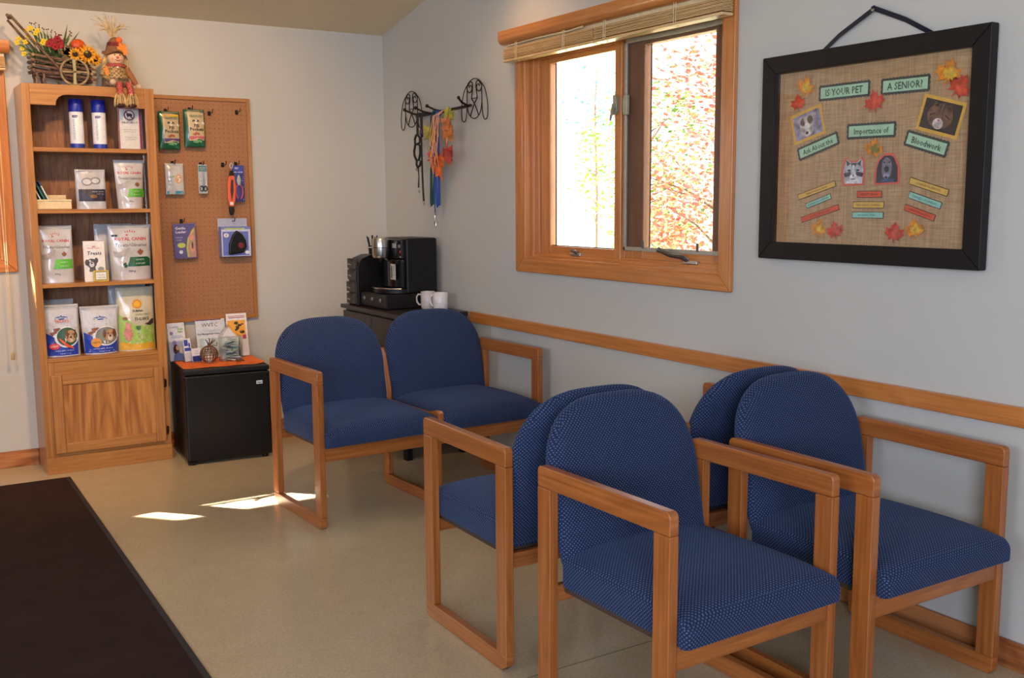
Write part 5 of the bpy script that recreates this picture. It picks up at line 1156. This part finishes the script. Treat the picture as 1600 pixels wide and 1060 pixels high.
photo(.1855, .449, .137, .100, .255, [((206, 190, 176), [ellpts(-.004, -.004, .030, .034, 18), ellpts(-.022, .018, .012, .014, 12), ellpts(.022, .02, .012, .014, 12)]), ((120, 90, 76), [ellpts(.014, .014, .012, .014, 12), ellpts(-.018, .01, .008, .010, 12)]), ((226, 214, 206), [ellpts(-.004, -.014, .014, .020, 14)]), ((40, 34, 36), [ellpts(-.006, -.026, .006, .005, 10), ellpts(-.014, .006, .003, .003, 8), ellpts(.010, .008, .003, .003, 8)])], (150, 142, 164))
photo(.687, .441, .146, .106, -.275, [((120, 84, 62), [ellpts(-.002, .0, .044, .036, 20), [(-.034, .02), (-.030, .042), (-.012, .03)], [(.012, .03), (.028, .042), (.036, .018)]]), ((60, 42, 36), [[(-.010, .034), (-.004, .034), (-.006, .012)], [(.004, .034), (.010, .034), (.004, .012)], rotpts(rect(-.016, .004, -.002, .002), -.022, .004, .4), rotpts(rect(-.004, .016, -.002, .002), .018, .004, -.4)]), ((222, 208, 196), [ellpts(-.002, -.022, .018, .016, 16)]), ((190, 110, 100), [ellpts(-.002, -.012, .004, .003, 8)])], (58, 44, 42))
def cutout(pts, shapes, cx, cz, s_):
    m = MB(); m.flat([(cx+x*s_, cz+z*s_) for x, z in pts], -.0085); b = m.obj('cutout_mount', pm((230, 100, 80), .7), t, smooth=0)
    for k, (c, q) in enumerate(shapes):
        m = MB()
        for sh in q: m.flat([(cx+x*s_, cz+z*s_) for x, z in sh], -.0090-.0004*k)
        m.obj('cutout_print', pm(c, .5, name='cutout_ink', noise=.1, bs=250), b, smooth=0)
catout = [(-.95, -1), (.95, -1), (1.05, .1), (.9, .95), (.75, 1.1), (.35, .8), (-.35, .8), (-.75, 1.1), (-.9, .9), (-1.15, -.1)]
cutout(catout, [((196, 196, 200), [[(x*.84, z*.86) for x, z in catout]]), ((84, 80, 84), [[(-.7, .9), (-.3, .6), (-.6, .4)], [(.7, .9), (.3, .6), (.6, .4)], [(-.3, .65), (.3, .65), (.1, .3), (-.1, .3)], [(-.9, -.1), (-.25, .05), (-.2, -.25), (-.8, -.4)], [(.9, -.1), (.25, .05), (.2, -.25), (.8, -.4)]]),
    ((226, 224, 226), [ellpts(0, -.35, .32, .25, 14), [(-.1, .5), (.1, .5), (.12, -.2), (-.12, -.2)], [(-.7, -.85), (.7, -.85), (.4, -.5), (-.4, -.5)]]), ((40, 38, 42), [ellpts(-.4, .12, .16, .07, 12), ellpts(.4, .12, .16, .07, 12), [(-.08, -.22), (.08, -.22), (0, -.34)], rect(-.2, .2, -.52, -.48)])], .3815, .289, .043)
dogout = [(-1, -1), (1.05, -.95), (1.0, .2), (.6, .95), (.3, 1.1), (-.3, 1.1), (-.75, .75), (-1.0, .1)]
cutout(dogout, [((58, 56, 66), [[(x*.84, z*.86) for x, z in dogout]]), ((132, 126, 140), [ellpts(-.02, .1, .42, .72, 20)]), ((46, 44, 50), [ellpts(-.02, .05, .2, .2, 14), ellpts(-.22, .5, .08, .07, 10), ellpts(.2, .5, .08, .07, 10)]), ((176, 170, 182), [ellpts(-.02, -.38, .24, .14, 14)]), ((70, 90, 130), [[(-.5, -.8), (.6, -.8), (.6, -.62), (-.4, -.62)]]), ((40, 30, 36), [ellpts(-.02, -.5, .12, .08, 10)])], .508, .292, .046)
def mleaf(x, z, s_, a, c, c2):
    m = MB(); m.flat(rotpts([(u*s_, v*s_) for u, v in MAPLE], x, z, a), -.011); b = m.obj('paper_leaf', pm(c, .6, noise=.1), t, smooth=0)
    m = MB(); m.flat(rotpts([(u*s_*.55+s_*.08, v*s_*.6) for u, v in MAPLE], x, z, a), -.0116); m.obj('leaf_centre', pm(c2, .6, noise=.1), b, smooth=0)
R1, O1, Y1, G1 = (214, 62, 36), (236, 140, 30), (232, 186, 60), (140, 130, 50)
for a in ((.172, .573, .080, -.4, O1, Y1), (.143, .521, .066, .1, R1, ORG), (.706, .562, .092, -.3, O1, Y1), (.744, .520, .084, -.7, R1, ORG), (.453, .500, .082, .2, R1, ORG), (.456, .357, .075, -.2, O1, G1),
          (.248, .105, .070, -.2, O1, Y1), (.317, .100, .070, .2, R1, (206, 90, 70)), (.546, .098, .074, -.1, R1, (206, 90, 70)), (.617, .110, .074, .1, O1, Y1)): mleaf(*a)
m = MB(); RB = pm((34, 36, 52), .35, name='black_ribbon')
m.strap([(.223, -.002, PH-.01), (.30, -.004, .722), (.438, -.010, .784)], .017, side=(0, .25, 1), th=.0015); m.strap([(.434, -.010, .786), (.55, -.006, .735), (.662, -.002, PH-.012)], .017, side=(0, -.5, 1), th=.0015)
m.tube([(.432, -.012, .786), (.440, -.012, .788)], .006, 8); m.obj('ribbon', RB, t)
m = MB(); m.lathe([(.003, -.016), (.006, -.016), (.006, -.0135), (.003, -.013), (.002, 0)], (.436, 0, .781), 12, 'y'); m.obj('nail', METAL, t)

bpy.context.view_layer.update()
